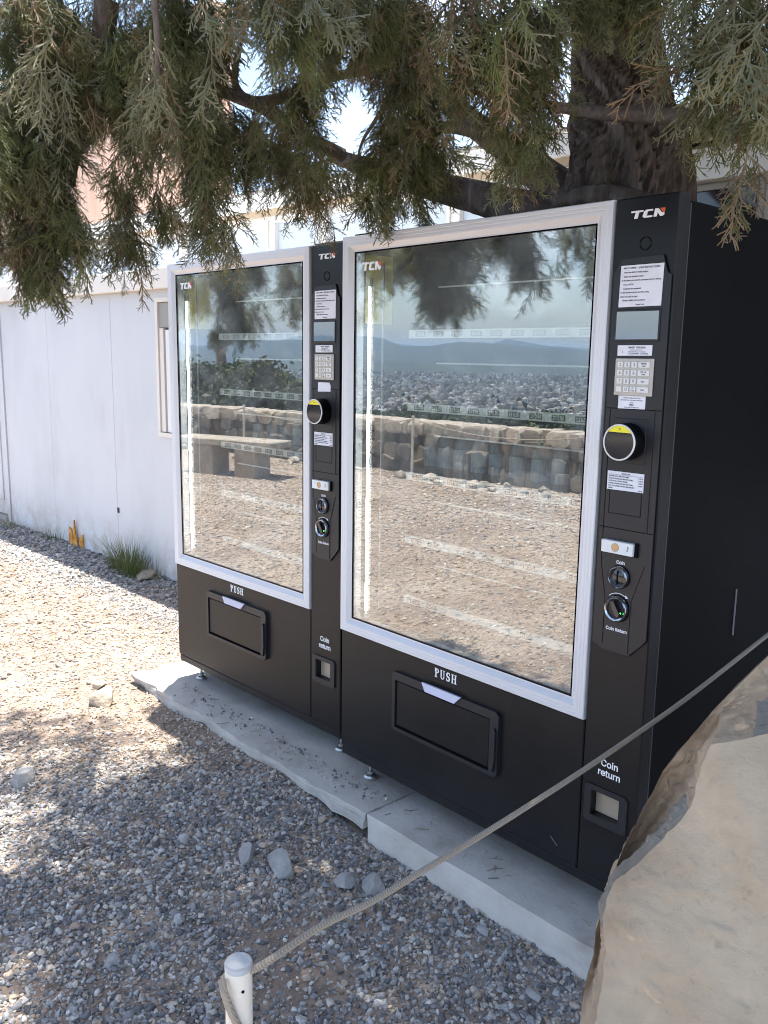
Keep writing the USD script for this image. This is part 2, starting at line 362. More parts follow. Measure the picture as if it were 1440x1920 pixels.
rope_mat = usdkit.material(stage, '/World/Looks/rope_fibre', {
    'g': ('geometry', {}), 'w': ('wave_texture', {'scale': 130.0, 'distortion': 1.5, 'bands_direction': 'diagonal'}), 'r': ('rgb_ramp', {'ramp': [(0.1, (0.26, 0.225, 0.18)), (0.7, (0.34, 0.30, 0.245))]}),
    'b': ('bump', {'strength': 0.5, 'distance': 0.002}), 'p': ('principled_bsdf', {'roughness': 0.9, 'specular_ior_level': 0.2})},
    [('g.position', 'w.vector'), ('w.fac', 'r.fac'), ('r.color', 'p.base_color'), ('w.fac', 'b.height'), ('b.normal', 'p.normal')], surface='p.BSDF')
post_white = MN('post_white', [(0.3, (0.46, 0.41, 0.33)), (0.55, (0.58, 0.54, 0.46)), (0.75, (0.62, 0.59, 0.53))], 12, 0.6, bump=0.1)
cap_grey = M('cap_grey', (0.34, 0.36, 0.38), 0.5)
grass_mat = leaf_mat('grass_blades', [(0, (0.09, 0.13, 0.04)), (0.6, (0.15, 0.17, 0.06)), (1, (0.30, 0.26, 0.13))])
steel = M('zinc_steel', (0.45, 0.45, 0.44), 0.35, metal=0.9)


# ------------------------------------------------------------------ the ground, one sheet out to the horizon
def sstep(a, b, x):
    t = np.clip((np.asarray(x, float) - a) / (b - a), 0, 1)
    return t * t * (3 - 2 * t)


def near_ground(x, y):
    x, y = np.asarray(x, float), np.asarray(y, float)
    p = np.stack([x, y, np.zeros_like(x)], -1)
    return -0.103 + 0.046 * sstep(0.42, -0.2, x) * sstep(-1.6, -0.5, y) + 0.022 * (meshkit.fbm(p * 1.7, 4, 3) - 0.5) + 0.01 * (meshkit.noise(p * 9, 5) - 0.5)


WALL_A, WALL_B = np.array([-16.0, -5.9]), np.array([4.0, -8.1])       # line of the dry stone wall at the terrace edge
WD = (WALL_B - WALL_A) / np.linalg.norm(WALL_B - WALL_A); WN = np.array([WD[1], -WD[0]])   # WN points outwards, down the hill


def terrain(x, y):
    x, y = np.asarray(x, float), np.asarray(y, float)
    s = (x - WALL_A[0]) * WN[0] + (y - WALL_A[1]) * WN[1]
    p = np.stack([x, y, np.zeros_like(x)], -1)
    z = near_ground(x, y)
    far = np.hypot(x, y)
    az = np.degrees(np.arctan2(-x, -y))
    drop = 100 * sstep(2.0, 420, s) + 1.2 * sstep(0.6, 6, s)
    z = z - drop
    q1 = (x + 293) * 0.49 + (y + 186) * -0.87; q2 = (x + 293) * 0.87 + (y + 186) * 0.49
    hill = 40 * np.exp(-(np.maximum(q1, -60) / 34) ** 2 * (q1 > 0) - (q1 / 90) ** 2 * (q1 <= 0) - (q2 / 150) ** 2)
    z = z + hill * sstep(60, 200, far)
    mid = sstep(4300, 8200, far) * (80 + 260 * meshkit.fbm(p / 2600.0, 4, 9)) * sstep(-85, -45, -np.abs(az - 45))
    mtn = sstep(7000, 11500, far) * (120 + 1500 * np.maximum(meshkit.fbm(p / 1500.0, 5, 21) - 0.42, 0)) * sstep(-95, -45, -np.abs(az - 45)) * 0.5
    z = z + np.where(s > 0, mid * 0.22 + mtn, 0)
    return z


def axis_coords(lo, hi, step, far_lo, far_hi, g=1.22):
    c = list(np.arange(lo, hi + 1e-6, step)); d = step
    while c[0] > far_lo:
        d = min(d * g, 420); c.insert(0, c[0] - d)
    d = step
    while c[-1] < far_hi:
        d = min(d * g, 900); c.append(c[-1] + d)
    return np.array(c)


gx = axis_coords(-9.5, 2.5, 0.09, -13500, 6000)
gy = axis_coords(-7.4, 1.4, 0.09, -13500, 6000)
X, Y = np.meshgrid(gx, gy, indexing='ij')
Z = terrain(X, Y)
idx = np.arange(X.size).reshape(X.shape)
quads = np.stack([idx[:-1, :-1], idx[1:, :-1], idx[1:, 1:], idx[:-1, 1:]], -1).reshape(-1, 4)
far_mat = usdkit.material(stage, '/World/Looks/land', {
    'g': ('geometry', {}), 'x': ('separate_xyz', {}), 'ln': ('vector_math', {'math_type': 'length'}), 'mr': ('map_range', {'from_min': 9.0, 'from_max': 22.0, 'clamp': True}),
    'n': ('noise_texture', {'scale': 1.3, 'detail': 6, 'roughness': 0.6}), 'n2': ('noise_texture', {'scale': 18.0, 'detail': 8, 'roughness': 0.7}), 'nf': ('noise_texture', {'scale': 0.012, 'detail': 7, 'roughness': 0.65}),
    'r': ('rgb_ramp', {'ramp': [(0.3, (0.19, 0.145, 0.118)), (0.5, (0.28, 0.228, 0.188)), (0.7, (0.34, 0.292, 0.25))]}),
    'r2': ('rgb_ramp', {'ramp': [(0.3, (0.55, 0.55, 0.56)), (0.6, (1.15, 1.12, 1.08))]}), 'a': ('mix', {'mix_type': 'multiply', 'fac': 1.0}),
    'rf': ('rgb_ramp', {'ramp': [(0.3, (0.022, 0.032, 0.02)), (0.55, (0.045, 0.052, 0.036)), (0.75, (0.10, 0.09, 0.07))]}), 'mx': ('mix', {}),
    'b': ('bump', {'strength': 0.7, 'distance': 0.02}), 'p': ('principled_bsdf', {'roughness': 0.95, 'specular_ior_level': 0.15})},
    [('g.position', 'n.vector'), ('g.position', 'n2.vector'), ('g.position', 'nf.vector'), ('n.fac', 'r.fac'), ('n2.fac', 'r2.fac'), ('r.color', 'a.color1'), ('r2.color', 'a.color2'), ('nf.fac', 'rf.fac'),
     ('g.position', 'ln.vector1'), ('ln.value', 'mr.value'), ('mr.result', 'mx.fac'), ('a.color', 'mx.color1'), ('rf.color', 'mx.color2'), ('mx.color', 'p.base_color'), ('n2.fac', 'b.height'), ('b.normal', 'p.normal')], surface='p.BSDF')
obj('ground', (np.stack([X, Y, Z], -1).reshape(-1, 3), quads), far_mat, smooth=True, kind='structure', label='dusty brown ground under the gravel, falling away to the plain', cat='ground')
#@STRUCTURE
# ------------------------------------------------------------------ buildings
BA = 0.045
cB, sB = math.cos(BA), math.sin(BA)


def bframe(name, label, cat_):
    x = UsdGeom.Xform.Define(stage, numbered('/World/' + name))
    x.AddRotateZOp().Set(math.degrees(BA))
    return tag(x, label, cat_)


cab = bframe('white_cabin', 'long low white panel cabin left of and behind the vending machines', 'cabin')
VW = 1.15
obj('backing', box(-11.0, -0.9, VW + 0.045, VW + 0.09, -0.15, 1.98), wall_white, cab)
WIN = (-3.21, -1.6, 0.965, 1.915)
seams = [-11.0, -9.7, -8.5, -7.32]
for a, b in zip(seams[:-1], seams[1:]):
    obj('wall_panel', cbox(a + .0015, b - .0015, VW, VW + .04, -.15, 1.97, .002), wall_white, cab)
door = obj('door', cbox(-7.31, -5.98, VW + .02, VW + .04, 0.0, 1.93, .003), wall_white, cab)
obj('door_leaf', cbox(-7.2, -6.12, VW + .008, VW + .02, 0.14, 1.86, .004), wall_white, door)
obj('door_frame', cat(box(-5.98, -5.92, VW - .012, VW + .04, -.05, 1.97), box(-7.31, -5.98, VW - .012, VW + .02, 1.93, 1.97)), wall_white, door)
obj('threshold', box(-7.31, -5.98, VW - .03, VW + .04, -.06, -.005), grey_paint, door)
for a, b in [(-5.915, -4.96), (-4.96, -3.86)]:
    obj('wall_panel', cbox(a + .0015, b - .0015, VW, VW + .04, -.15, 1.97, .002), wall_white, cab)
big = cbox(-3.86 + .0015, -0.9, VW, VW + .04, -.15, 1.97, .003)
obj('wall_panel', cut(big, box(WIN[0], WIN[1], VW - 1, VW + 1, WIN[2], WIN[3])), wall_white, cab)
w = obj('window', mitre(WIN[0], WIN[1], WIN[2], WIN[3], [(0, VW + .04), (0, VW - .006), (.03, VW - .006), (.03, VW + .04)]), cream, cab)
obj('blind_box', cbox(WIN[0] + .032, WIN[1] - .032, VW + .006, VW + .04, 1.715, WIN[3] - .032, .002), grey_paint, w)
obj('shutter', cbox(WIN[0] + .10, WIN[0] + .17, VW + .012, VW + .035, WIN[2] + .035, 1.70, .002), frame_white, w)
obj('shutter', cbox(WIN[0] + .035, WIN[0] + .085, VW + .004, VW + .035, WIN[2] + .035, 1.712, .002), cream, w)
obj('pane', box(WIN[0] + .18, WIN[1] - .032, VW + .030, VW + .036, WIN[2] + .032, 1.712), dark_room, w)
obj('fascia', cbox(-11.2, -1.47, VW - .05, VW + .12, 1.968, 2.105, .006), cream, cab)
obj('fascia_end', cbox(-1.465, -0.86, VW - .045, VW + .12, 1.968, 2.135, .004), brown, cab)  # dark brown end section of the fascia
obj('roof', cbox(-11.2, -0.9, VW + .121, 2.42, 2.0, 2.09, .004), fascia_white, cab)
obj('bolt', cbox(-2.35 - 1.5, -2.33 - 1.5, VW - .01, VW + .001, 0.33, 0.37, .002), dark_room, cab)

mb = bframe('main_building', 'long white building with blue clerestory windows and wide eave behind the cabin', 'building')
VM = 2.52
wins = []
u = -9.6
while u < -0.95:
    wins.append((u, u + .60)); u += .66
wallm = box(-14, 4.0, VM, VM + .2, -.15, 2.74)
for a, b in wins:
    wallm = cut(wallm, box(a, b, VM - 1, VM + 1, 2.14, 2.63))
obj('wall', wallm, frame_white, mb)
for a, b in wins:
    wf = obj('window', mitre(a, b, 2.14, 2.63, [(0, VM + .08), (0, VM - .012), (.028, VM - .012), (.028, VM + .08)]), frame_white, mb)
    obj('pane', box(a + .028, b - .028, VM + .03, VM + .036, 2.168, 2.602), blind_blue, wf)
obj('fascia', cbox(-14, 4.2, 2.27, 2.32, 2.665, 2.785, .006), fascia_white, mb)
obj('soffit', cbox(-14, 4.2, 2.322, 2.75, 2.69, 2.715, .003), beige, mb)
obj('gutter_strip', cbox(-14, 4.2, 2.40, 2.425, 2.635, 2.688, .003), beige, mb)
obj('roof', cbox(-14, 4.2, 2.322, 7.2, 2.73, 2.78, .004), fascia_white, mb)
obj('parapet', cbox(-14, 4.2, 3.1, 3.3, 2.782, 3.0, .006), fascia_white, mb)
obj('flashing', cbox(-14, 4.2, 3.08, 3.32, 3.002, 3.05, .004), grey_paint, mb)
# the dark glazed end right of the trunk
obj('lintel', cbox(-0.5, 4.0, VM - .10, VM - .002, 2.46, 2.62, .004), fascia_white, mb)
for k, (a, b) in enumerate([(-0.45, 0.35), (0.41, 1.21), (1.27, 2.07), (2.13, 2.93)]):
    g = obj('window', mitre(a, b, .9, 2.45, [(0, VM - .002), (0, VM - .03), (.03, VM - .03), (.03, VM - .002)]), grey_paint, mb)
    obj('pane', box(a + .03, b - .03, VM - .014, VM - .008, .93, 2.42), dark_gloss, g)
obj('cable', tube(curve([(-.35, 2.26, 2.50), (-.1, 2.24, 2.585), (.25, 2.25, 2.60), (.7, 2.26, 2.62)], 20), .008, 6), gap_black, mb)
obj('rail', cat([tube([(-14, 2.36, 2.60), (-.5, 2.36, 2.60)], .008, 6)] + [tube([(q, 2.36, 2.60), (q, 2.36, 2.70)], .006, 6) for q in np.arange(-13.5, -.5, .8)]), frame_white, mb)

up = bframe('peach_building', 'peach plastered upper building with weathered streaks beyond the white roof', 'building')
obj('wall', cbox(-24, -9.3, 5.7, 6.1, 2.6, 6.6, .01), peach, up)
obj('wall', cbox(-9.25, 1.5, 6.2, 9, 2.6, 3.85, .01), peach, up)
obj('roof_edge', cbox(-9.26, 1.6, 6.1, 9.1, 3.852, 3.93, .01), fascia_white, up)

# rust coloured scraps leaning on the foot of the wall
sc = thing('rusty_scrap', 'rust orange flaking metal scrap against the foot of the white cabin wall', 'scrap metal', (-4.62, 0.93, -0.09), BA)
obj('flake', poly([(-.13, 0), (-.06, 0), (-.065, .10), (-.085, .17), (-.125, .18)], 0.0, .012), rust, sc)
obj('flake', poly([(-.03, .02), (.03, .01), (.045, .09), (.02, .13), (.0, .26), (-.015, .16)], -.012, 0.0), rust, sc)
obj('flake', poly([(.05, 0), (.12, 0), (.12, .15), (.10, .12), (.06, .12)], 0.0, .012), rust, sc)

# ------------------------------------------------------------------ slabs under the machines
def slab(name, label, x0, x1, y0, y1, zt, zb, mat, seed, rough):
    nx, ny = 90, 26
    top = np.array([[x0 + (x1 - x0) * i / nx, y0 + (y1 - y0) * j / ny, zt] for i in range(nx + 1) for j in range(ny + 1)])
    m = trimesh.creation.box((x1 - x0, y1 - y0, zt - zb)); m.apply_translation(((x0 + x1) / 2, (y0 + y1) / 2, (zt + zb) / 2))
    for _ in range(5):
        m = m.subdivide() if len(m.faces) < 9000 else m
    v = m.vertices.copy()
    n = meshkit.fbm(v * 17, 5, seed) - .5
    edge = np.clip(1 - (v[:, 1] - y0) / .05, 0, 1) + np.clip(1 - (v[:, 0] - x0) / .06, 0, 1) + np.clip(1 - (x1 - v[:, 0]) / .04, 0, 1)
    big = meshkit.fbm(np.c_[v[:, 0] * 5, v[:, 1] * 0, v[:, 2] * 12], 4, seed + 4) - .4
    v[:, 1] += np.clip(1 - (v[:, 1] - y0) / .08, 0, 1) * (rough * big + rough * .7 * n)
    v[:, 0] += np.clip(1 - (v[:, 0] - x0) / .08, 0, 1) * (rough * 1.2 * n)
    hi = v[:, 2] > (zt + zb) / 2
    v[:, 2] += np.where(hi, -.006 * np.clip(edge, 0, 1) * (1 + 2 * n) + .003 * n, 0)
    m.vertices = v
    p = obj(name, m, mat, None, 40)
    return tag(p, label, 'stone slab')


slab('stone_slab', 'worn pale stone slab with chipped front edge under the left vending machine', -1.47, 0.272, -0.122, 0.80, 0.0, -0.06, slab_white, 3, .055)
slab('stone_slab', 'thick smooth grey stone slab under the right vending machine', 0.285, 1.75, -0.115, 0.80, 0.004, -0.115, slab_white, 11, .008)

# ------------------------------------------------------------------ the vending machines
def tcn(h, x, z, y=0.0, sx=1.0, parent=None, under=None):
    """The maker's three-letter mark, cut as polygons; h is the cap height."""
    s = h
    T = [(0.0, .78), (0.0, 1.0), (1.15, 1.0), (1.1, .78), (.75, .78), (.62, 0), (.30, 0), (.43, .78)]
    C = [(2.0, 1.0), (1.42, 1.0), (1.22, .82), (1.08, .2), (1.22, 0), (1.95, 0), (1.98, .22), (1.45, .22), (1.55, .78), (2.03, .78)]
    N = [(2.08, 0), (2.2, 1.0), (2.5, 1.0), (2.86, .38), (3.02, .5), (3.06, .18), (2.9, 0), (2.68, 0), (2.44, .52), (2.36, 0)]
    R = [(2.64, 1.0), (3.14, 1.0), (3.08, .46), (2.95, .42)]
    f = lambda P: [(x + a * s * sx, z + b * s) for a, b in P]
    obj('logo_letters', cat([poly(f(P), y - .0012, y) for P in (T, C, N)]), white_print, parent)
    obj('logo_corner', poly(f(R), y - .0014, y), orange_print, parent)


def serif(word, h, x, z, y):
    """PUSH in heavy condensed slab serif capitals, centred at x."""
    out = []
    wd = {'P': .62, 'U': .72, 'S': .58, 'H': .78}
    tot = sum(wd[c] for c in word) + .18 * (len(word) - 1)
    px = -tot / 2
    for c in word:
        w = wd[c]
        B = []
        rect = lambda a, b, c_, d: Polygon([(a, c_), (b, c_), (b, d), (a, d)])
        from shapely.ops import unary_union
        if c == 'P':
            ring = Point(0, 0).buffer(1, 16)
            from shapely import affinity
            o = affinity.translate(affinity.scale(ring, .30, .265), .32, .735); i = affinity.translate(affinity.scale(ring, .13, .19), .33, .735)
            bowl = unary_union([o, rect(.15, .34, .47, 1.0)]).difference(unary_union([i, rect(.25, .33, .55, .92)]))
            B = [rect(.10, .27, 0, 1), bowl, rect(0, .38, 0, .06), rect(0, .2, .94, 1)]
        elif c == 'U':
            ring = Point(0, 0).buffer(1, 16)
            from shapely import affinity
            o = affinity.translate(affinity.scale(ring, .27, .3), .36, .28); i = affinity.translate(affinity.scale(ring, .14, .21), .37, .29)
            cup = o.difference(i).intersection(rect(0, .72, -.1, .28))
            B = [cup, rect(.09, .25, .27, 1), rect(.52, .62, .27, 1), rect(0, .34, .94, 1), rect(.44, .72, .94, 1)]
        elif c == 'S':
            ring = Point(0, 0).buffer(1, 16)
            from shapely import affinity
            a = affinity.translate(affinity.scale(ring, .27, .29), .29, .71).difference(affinity.translate(affinity.scale(ring, .12, .18), .33, .71)).difference(rect(.3, .6, .40, .68))
            b = affinity.translate(affinity.scale(ring, .28, .30), .29, .29).difference(affinity.translate(affinity.scale(ring, .13, .19), .25, .29)).difference(rect(0, .28, .32, .62))
            mid = Polygon([(.03, .66), (.06, .54), (.47, .30), (.56, .30), (.53, .46), (.12, .70)])
            B = [a, b, mid, rect(.47, .54, .68, 1.0), rect(.03, .10, 0, .32)]
        else:
            B = [rect(.09, .26, 0, 1), rect(.52, .69, 0, 1), rect(.2, .6, .47, .54)] + [rect(a, b, c_, c_ + .06) for a, b in ((0, .35), (.43, .78)) for c_ in (0, .94)]
        g = unary_union(B)
        from shapely import affinity
        g = affinity.translate(affinity.scale(g, h, h, origin=(0, 0)), x + px * h, z)
        for q in getattr(g, 'geoms', [g]):
            out.append(poly(q, y - .0008, y))
        px += w + .18
    return cat(out)


SHELVES = [1.62, 1.375, 1.135, .91, .69]


def machine(loc, rotz, W, FWD, label, right):
    t = thing('vending_machine', label, 'vending machine', loc, rotz)
    zb, zt, zf, D = .084, 1.935, .567, .79
    X0 = FWD                                   # left edge of the control panel
    # door layer: frame, glass, lower panel, control panel (0 .. 0.05), then the cabinet
    shell = cut(cbox(0.004, W - .004, .055, D, zb + .004, zt - .012, .004), box(.03, X0 - .02, .03, D - .04, .585, 1.905))
    obj('cabinet', shell, side_black, t)
    obj('inner_lining', cut(box(.03, X0 - .02, .0535, D - .041, .585, 1.905), box(.034, X0 - .024, -.1, D - .045, .59, 1.90)), lining, t)
    prof = [(0, .05), (0, -.006), (.002, -.008), (.010, -.008), (.0115, -.0071), (.013, -.008), (.020, -.008), (.0215, -.0071), (.023, -.008), (.029, -.008), (.032, -.0075), (.046, .004), (.050, .004), (.050, .046)]
    fr = obj('display_frame', mitre(0.0, X0 - .0015, zf, zt, prof), alu, t)
    obj('edge_line', box(W - .0035, W - .0005, .0505, .0545, zb + .03, zt - .02), M_led_echo2, t)
    obj('gasket', mitre(.050, X0 - .0515, zf + .05, zt - .05, [(0, .004), (.004, .003), (.005, .012), (0, .012)]), gap_black, fr)
    obj('glass_pane', box(.0505, X0 - .052, .006, .012, zf + .0505, zt - .0505), door_glass, t)
    gp = stage.GetPrimAtPath(str(t.GetPath()) + '/glass_pane')
    tcn(.0265, .088, 1.822, .006, 1.14, gp)
    # lower panel with the delivery flap
    lp = cbox(0.0, X0 - .0015, 0.0, .05, zb + .034, zf - .002, .003)
    fx = .289 * X0 / 1.057
    FX0, FX1, FZ0, FZ1 = .289 * X0 / 1.057, .762 * X0 / 1.057, .281, .492
    lp = cut(lp, box(FX0 + .012, FX1 - .02, -.1, .04, FZ0 + .01, FZ1 - .03))
    low = obj('lower_panel', lp, black, t)
    obj('kick_plate', cbox(0.002, W - .002, .004, .05, zb, zb + .031, .003), black, t)
    obj('lettering', serif('PUSH', .030, (FX0 + FX1) / 2, .523, 0.0), white_print, low)
    fl = obj('delivery_hatch', cut(poly(Polygon([(FX0, FZ0 + .012), (FX0 + .01, FZ0), (FX1 - .012, FZ0), (FX1, FZ0 + .012), (FX1, FZ1 - .012), (FX1 - .012, FZ1), (FX0 + .01, FZ1), (FX0, FZ1 - .008)]), -.014, .0), box(FX0 + .014, FX1 - .034, -.1, .1, FZ0 + .013, FZ1 - .028)), module_black, t)
    obj('flap', cbox(FX0 + .017, FX1 - .037, -.009, .012, FZ0 + .018, FZ1 - .031, .004), black, fl)
    obj('hatch_shadow_lip', box(FX0 + .0145, FX1 - .0345, .018, .03, FZ0 + .0135, FZ1 - .0285), gap_black, fl)  # near-black sheet stands in for the shade behind the flap
    obj('side_rib', poly([(FX1 - .026, FZ0 + .02), (FX1 - .012, FZ0 + .02), (FX1 - .006, FZ0 + .06), (FX1 - .006, FZ1 - .06), (FX1 - .012, FZ1 - .05), (FX1 - .012, FZ0 + .07), (FX1 - .026, FZ0 + .05)], -.022, -.0145), module_black, fl)
    tx0, tx1 = FX0 + (.148 * X0 / 1.057), FX0 + (.322 * X0 / 1.057)
    obj('pull_tab', poly([(tx0, FZ1 + .004), (tx1, FZ1 + .004), (tx1 - .028, FZ1 - .024), (tx0 + .016, FZ1 - .024)], -.021, -.0145), tab_grey, fl)
    # control column
    P0, P1 = X0 + .0015, W
    cp = obj('control_panel', cut(cbox(P0, P1, 0.0, .05, zb + .034, zt, .003), box(X0 + .035, X0 + .127, -.1, .045, .303, .379)), black, t)
    s = lambda a: X0 + a
    tcn(.0185, s(.047), 1.884, 0.0, 1.6, cp)
    ringp = [Polygon([(s(.092) + r * math.cos(q), 1.824 + r * math.sin(q)) for r, qs in ((.0165, np.linspace(a, a + 1.35, 9)), (.0135, np.linspace(a + 1.35, a, 9))) for q in qs]) for a in (.1, 1.67, 3.24, 4.81)]
    obj('speaker_ring', cat([poly(q, -.001, 0) for q in ringp]), gap_black, cp)
    mod = obj('control_module', poly([(s(.012), .83), (s(.012), .80), (s(.045), .785), (s(.122), .785), (s(.152), .815), (s(.171), .838), (s(.171), 1.746), (s(.160), 1.752), (s(.146), 1.793), (s(.035), 1.790), (s(.012), 1.757)], -.006, 0.0), module_black, t)
    ym = -.006
    obj('module_edge', cat([box(s(.1712), s(.1728), -.003, 0, .838, 1.746), poly([(s(.1215), .7835), (s(.1235), .7835), (s(.1725), .836), (s(.1705), .838)], -.003, 0), poly([(s(.1465), 1.7935), (s(.1610), 1.7525), (s(.1625), 1.7535), (s(.1480), 1.7945)], -.003, 0)]), gap_black, mod)
    obj('module_seam', cat([box(s(.013), s(.170), ym - .0004, ym, z, z + .0022) for z in (1.4225, 1.1145)] + [poly([(s(a), z0), (s(a) + .002, z0), (s(b) + .002, z1), (s(b), z1)], ym - .0004, ym) for a, z0, b, z1 in ((.024, 1.02, .024, 1.42), (.024, 1.02, .042, .93), (.042, .93, .042, .80))]), gap_black, mod)
    obj('module_ridge', cat([poly([(s(a), z0), (s(a) + .003, z0), (s(b) + .003, z1), (s(b), z1)], ym - .002, ym) for a, z0, b, z1 in ((.150, 1.115, .150, 1.42), (.150, 1.03, .118, .93), (.118, .79, .118, .93))]), module_black, mod)

    def sheet(name, a, b, z0, z1, lines, th=.0008, skew=0.0, head=None):
        q = obj(name, poly([(s(a) - skew, z0), (s(b) - skew, z0 + .001), (s(b), z1 + .0005), (s(a), z1)], ym - th, ym), paper, t)
        L = []
        for (txt, h, x, z, al, bd) in lines:
            L.append(text(txt, h, s(x), ym - th, z, al, bd, .0004))
        if head:
            L.append(box(s(a) + .003, s(b) - .003, ym - th - .0004, ym - th, head, head + .0006))
        obj('lettering', cat(L), ink, q)
        return q
    zs = 1.774
    rows = [('MULTI VEND - USER INSTRUCTIONS', .0040, .090, .0085, 'c', True), ('Press the MULTI VEND button.', .0034, .041, .0185, 'l', True), ('Select the product codes', .0034, .041, .0285, 'l', True), ('of the items you want to purchase (up to 5 items)', .0034, .036, .0375, 'l', True),
            ('Press ENTER.', .0034, .041, .0475, 'l', True), ('Complete the payment', .0034, .041, .0575, 'l', True), ('for the amount shown on the screen,', .0034, .034, .0665, 'l', True), ('either by cash or card.', .0034, .034, .0765, 'l', True), ('Finally, collect your products', .0034, .041, .0855, 'l', True), ('Thank You!', .0032, .090, .096, 'c', True)]
    sheet('instruction_sheet', .032, .150, 1.674, zs, [(a, h, x, zs - z, al, bd) for a, h, x, z, al, bd in rows], skew=.0015)
    sc_ = obj('screen', cbox(s(.026), s(.150), ym - .003, ym, 1.590, 1.668, .002), module_black, mod)
    obj('screen_glass', box(s(.0295), s(.1465), ym - .0036, ym - .003, 1.5955, 1.663), screen_glass, sc_)
    sheet('company_sticker', .036, .133, 1.555, 1.581, [('SMART VENDING', .0042, .066, 1.5735, 'l', True), ('by HELLAS COFFEE LTD', .0022, .072, 1.5685, 'l', False), ('Theo. Street Athens 37, tel. orders', .0022, .066, 1.564, 'l', False), ('Tel. 210 6899000 - 210 6899001', .0024, .068, 1.5592, 'l', True), (')', .005, .050, 1.563, 'l', True)])
    kp = obj('keypad', cbox(s(.034), s(.142), ym - .004, ym, 1.457, 1.549, .001), keypad_steel, t)
    names = [['1', '2', '3', 'Multiple\nVend'], ['4', '5', '6', 'Pick-up\nCode'], ['7', '8', '9', 'Back'], ['.', '0', 'C/\nFunc', 'Enter']]
    for r in range(4):
        for c in range(4):
            kx, kw = (s(.0415 + .0198 * c), .0155) if c < 3 else (s(.1005), .0315)
            kz = 1.5265 - .0203 * r
            k = obj('key', cbox(kx, kx + kw, ym - .0062, ym - .004, kz, kz + .0142, .0006), key_white, kp)
            n = names[r][c].split('\n'); big_ = len(n[0]) == 1
            L = [text(n[0], .0075, kx + kw / 2, ym - .0062, kz + .0035, 'c', False, .0003)] if len(n) == 1 and big_ else [text(q, .0036, kx + kw / 2, ym - .0062, kz + (.0085 - .006 * i if len(n) > 1 else .005), 'c', True, .0003, sx=.85) for i, q in enumerate(n)]
            obj('lettering', cat(L), ink, k)
    if right:
        sheet('help_sticker', .047, .124, 1.424, 1.4565, [('FOR ANY PROBLEM WITH THE', .0024, .0855, 1.450, 'c', False), ('MACHINE, CALL OR SEND A MESSAGE', .0024, .0855, 1.4445, 'c', False), ('TO US', .0024, .0855, 1.4385, 'c', False), ('Mike', .0038, .0855, 1.4325, 'c', True), ('WE ARE HERE TO SERVE YOU', .0022, .0855, 1.4268, 'c', False)])
    else:
        q = obj('help_sticker', poly([(s(.050), 1.413), (s(.122), 1.415), (s(.123), 1.436), (s(.116), 1.4475), (s(.051), 1.4475)], ym - .0008, ym), paper, t)
    # card reader
    rd = obj('card_reader', cbox(s(.038), s(.133), ym - .002, ym, 1.287, 1.400, .001), module_black, t)
    body = lathe([(.0, 0), (.043, 0), (.047, .006), (.0465, .040), (.0435, .046), (.0, .046)], 40, 'y')
    obj('reader_body', moved(body, s(.088), ym - .002, 1.343), side_black, rd, 35)
    obj('reader_ring', moved(lathe([(.0415, .046), (.0455, .046), (.0455, .0485), (.0435, .0495), (.0415, .0485)], 40, 'y'), s(.088), ym - .002, 1.343), frame_white, rd, 35)
    obj('reader_glass', moved(lathe([(0, .0472), (.0418, .0472)], 40, 'y'), s(.088), ym - .002, 1.343), dark_gloss, rd)
    seg = [(s(.088) + .0412 * math.sin(q), 1.343 + .0412 * math.cos(q)) for q in np.linspace(-.92, .92, 17)]
    obj('reader_label', poly(seg, ym - .0496, ym - .0493), yellow_print, rd)
    obj('reader_mark', cat([text('i))', .004, s(.088), ym - .0496, 1.3745, 'c', True, .0003)]), ink, rd)
    obj('groove', cat([box(s(a) - .0008, s(a) + .0008, ym - .0005, ym, 1.154, 1.213) for a in (.038, .131)] + [box(s(.038), s(.131), ym - .0005, ym, 1.1535, 1.155)]), gap_black, mod)
    rows = [('PRICE LIST', .0033, .083, 1.2572, 'c', True)]
    items = ['ZAGORI STILL WATER 500ML', 'ZAGORI SPARKLING WATER 330ML', 'KORPI STILL WATER 500ML', 'SCARDA SPARKLING WATER 330ML', 'SAN PELLEGRINO SPARKLING WATER', '250ML']
    for i, q in enumerate(items):
        rows.append((q, .0030, .0325, 1.2495 - .0062 * i, 'l', True))
    for i in (0, 1, 2, 3, 5):
        rows.append(('1.00 €', .0030, .132, 1.2495 - .0062 * i, 'r', True))
    sheet('price_list', .029, .135, 1.2155, 1.2635, rows, head=1.2548)
    ct = obj('coin_tag', cbox(s(.031), s(.124), ym - .014, ym, 1.052, 1.0845, .001), frame_white, t)
    obj('coin_picture', moved(lathe([(0, .0004), (.0098, .0004), (.0098, 0)], 24, 'y'), s(.073), ym - .014, 1.0685), M_coin, ct)
    obj('coin_rim', moved(lathe([(.0098, 0), (.0098, .0006), (.0112, .0006), (.0112, 0)], 24, 'y'), s(.073), ym - .014, 1.0685), grey_paint, ct)
    obj('grey_field', box(s(.093), s(.120), ym - .0143, ym - .014, 1.055, 1.0815), key_white, ct)
    obj('lettering', cat([text('Push', .0045, s(.111), ym - .0143, 1.0625, 'l', True, .0003, rot=1.45)]), ink, ct)
    obj('tag_shadow_gap', box(s(.1245), s(.133), ym - .006, ym, 1.050, 1.0865), gap_black, ct)  # black strip stands in for the shadow beside the raised tag
    k1 = obj('coin_slot', moved(lathe([(.0, 0), (.031, 0), (.031, .004), (.0, .004)], 36, 'y'), s(.083), ym, .990), gap_black, t)
    obj('slot_ring', moved(lathe([(.0235, .004), (.0235, .012), (.0255, .0145), (.0285, .012), (.030, .004)], 36, 'y'), s(.083), ym, .990), chrome, k1, 40)
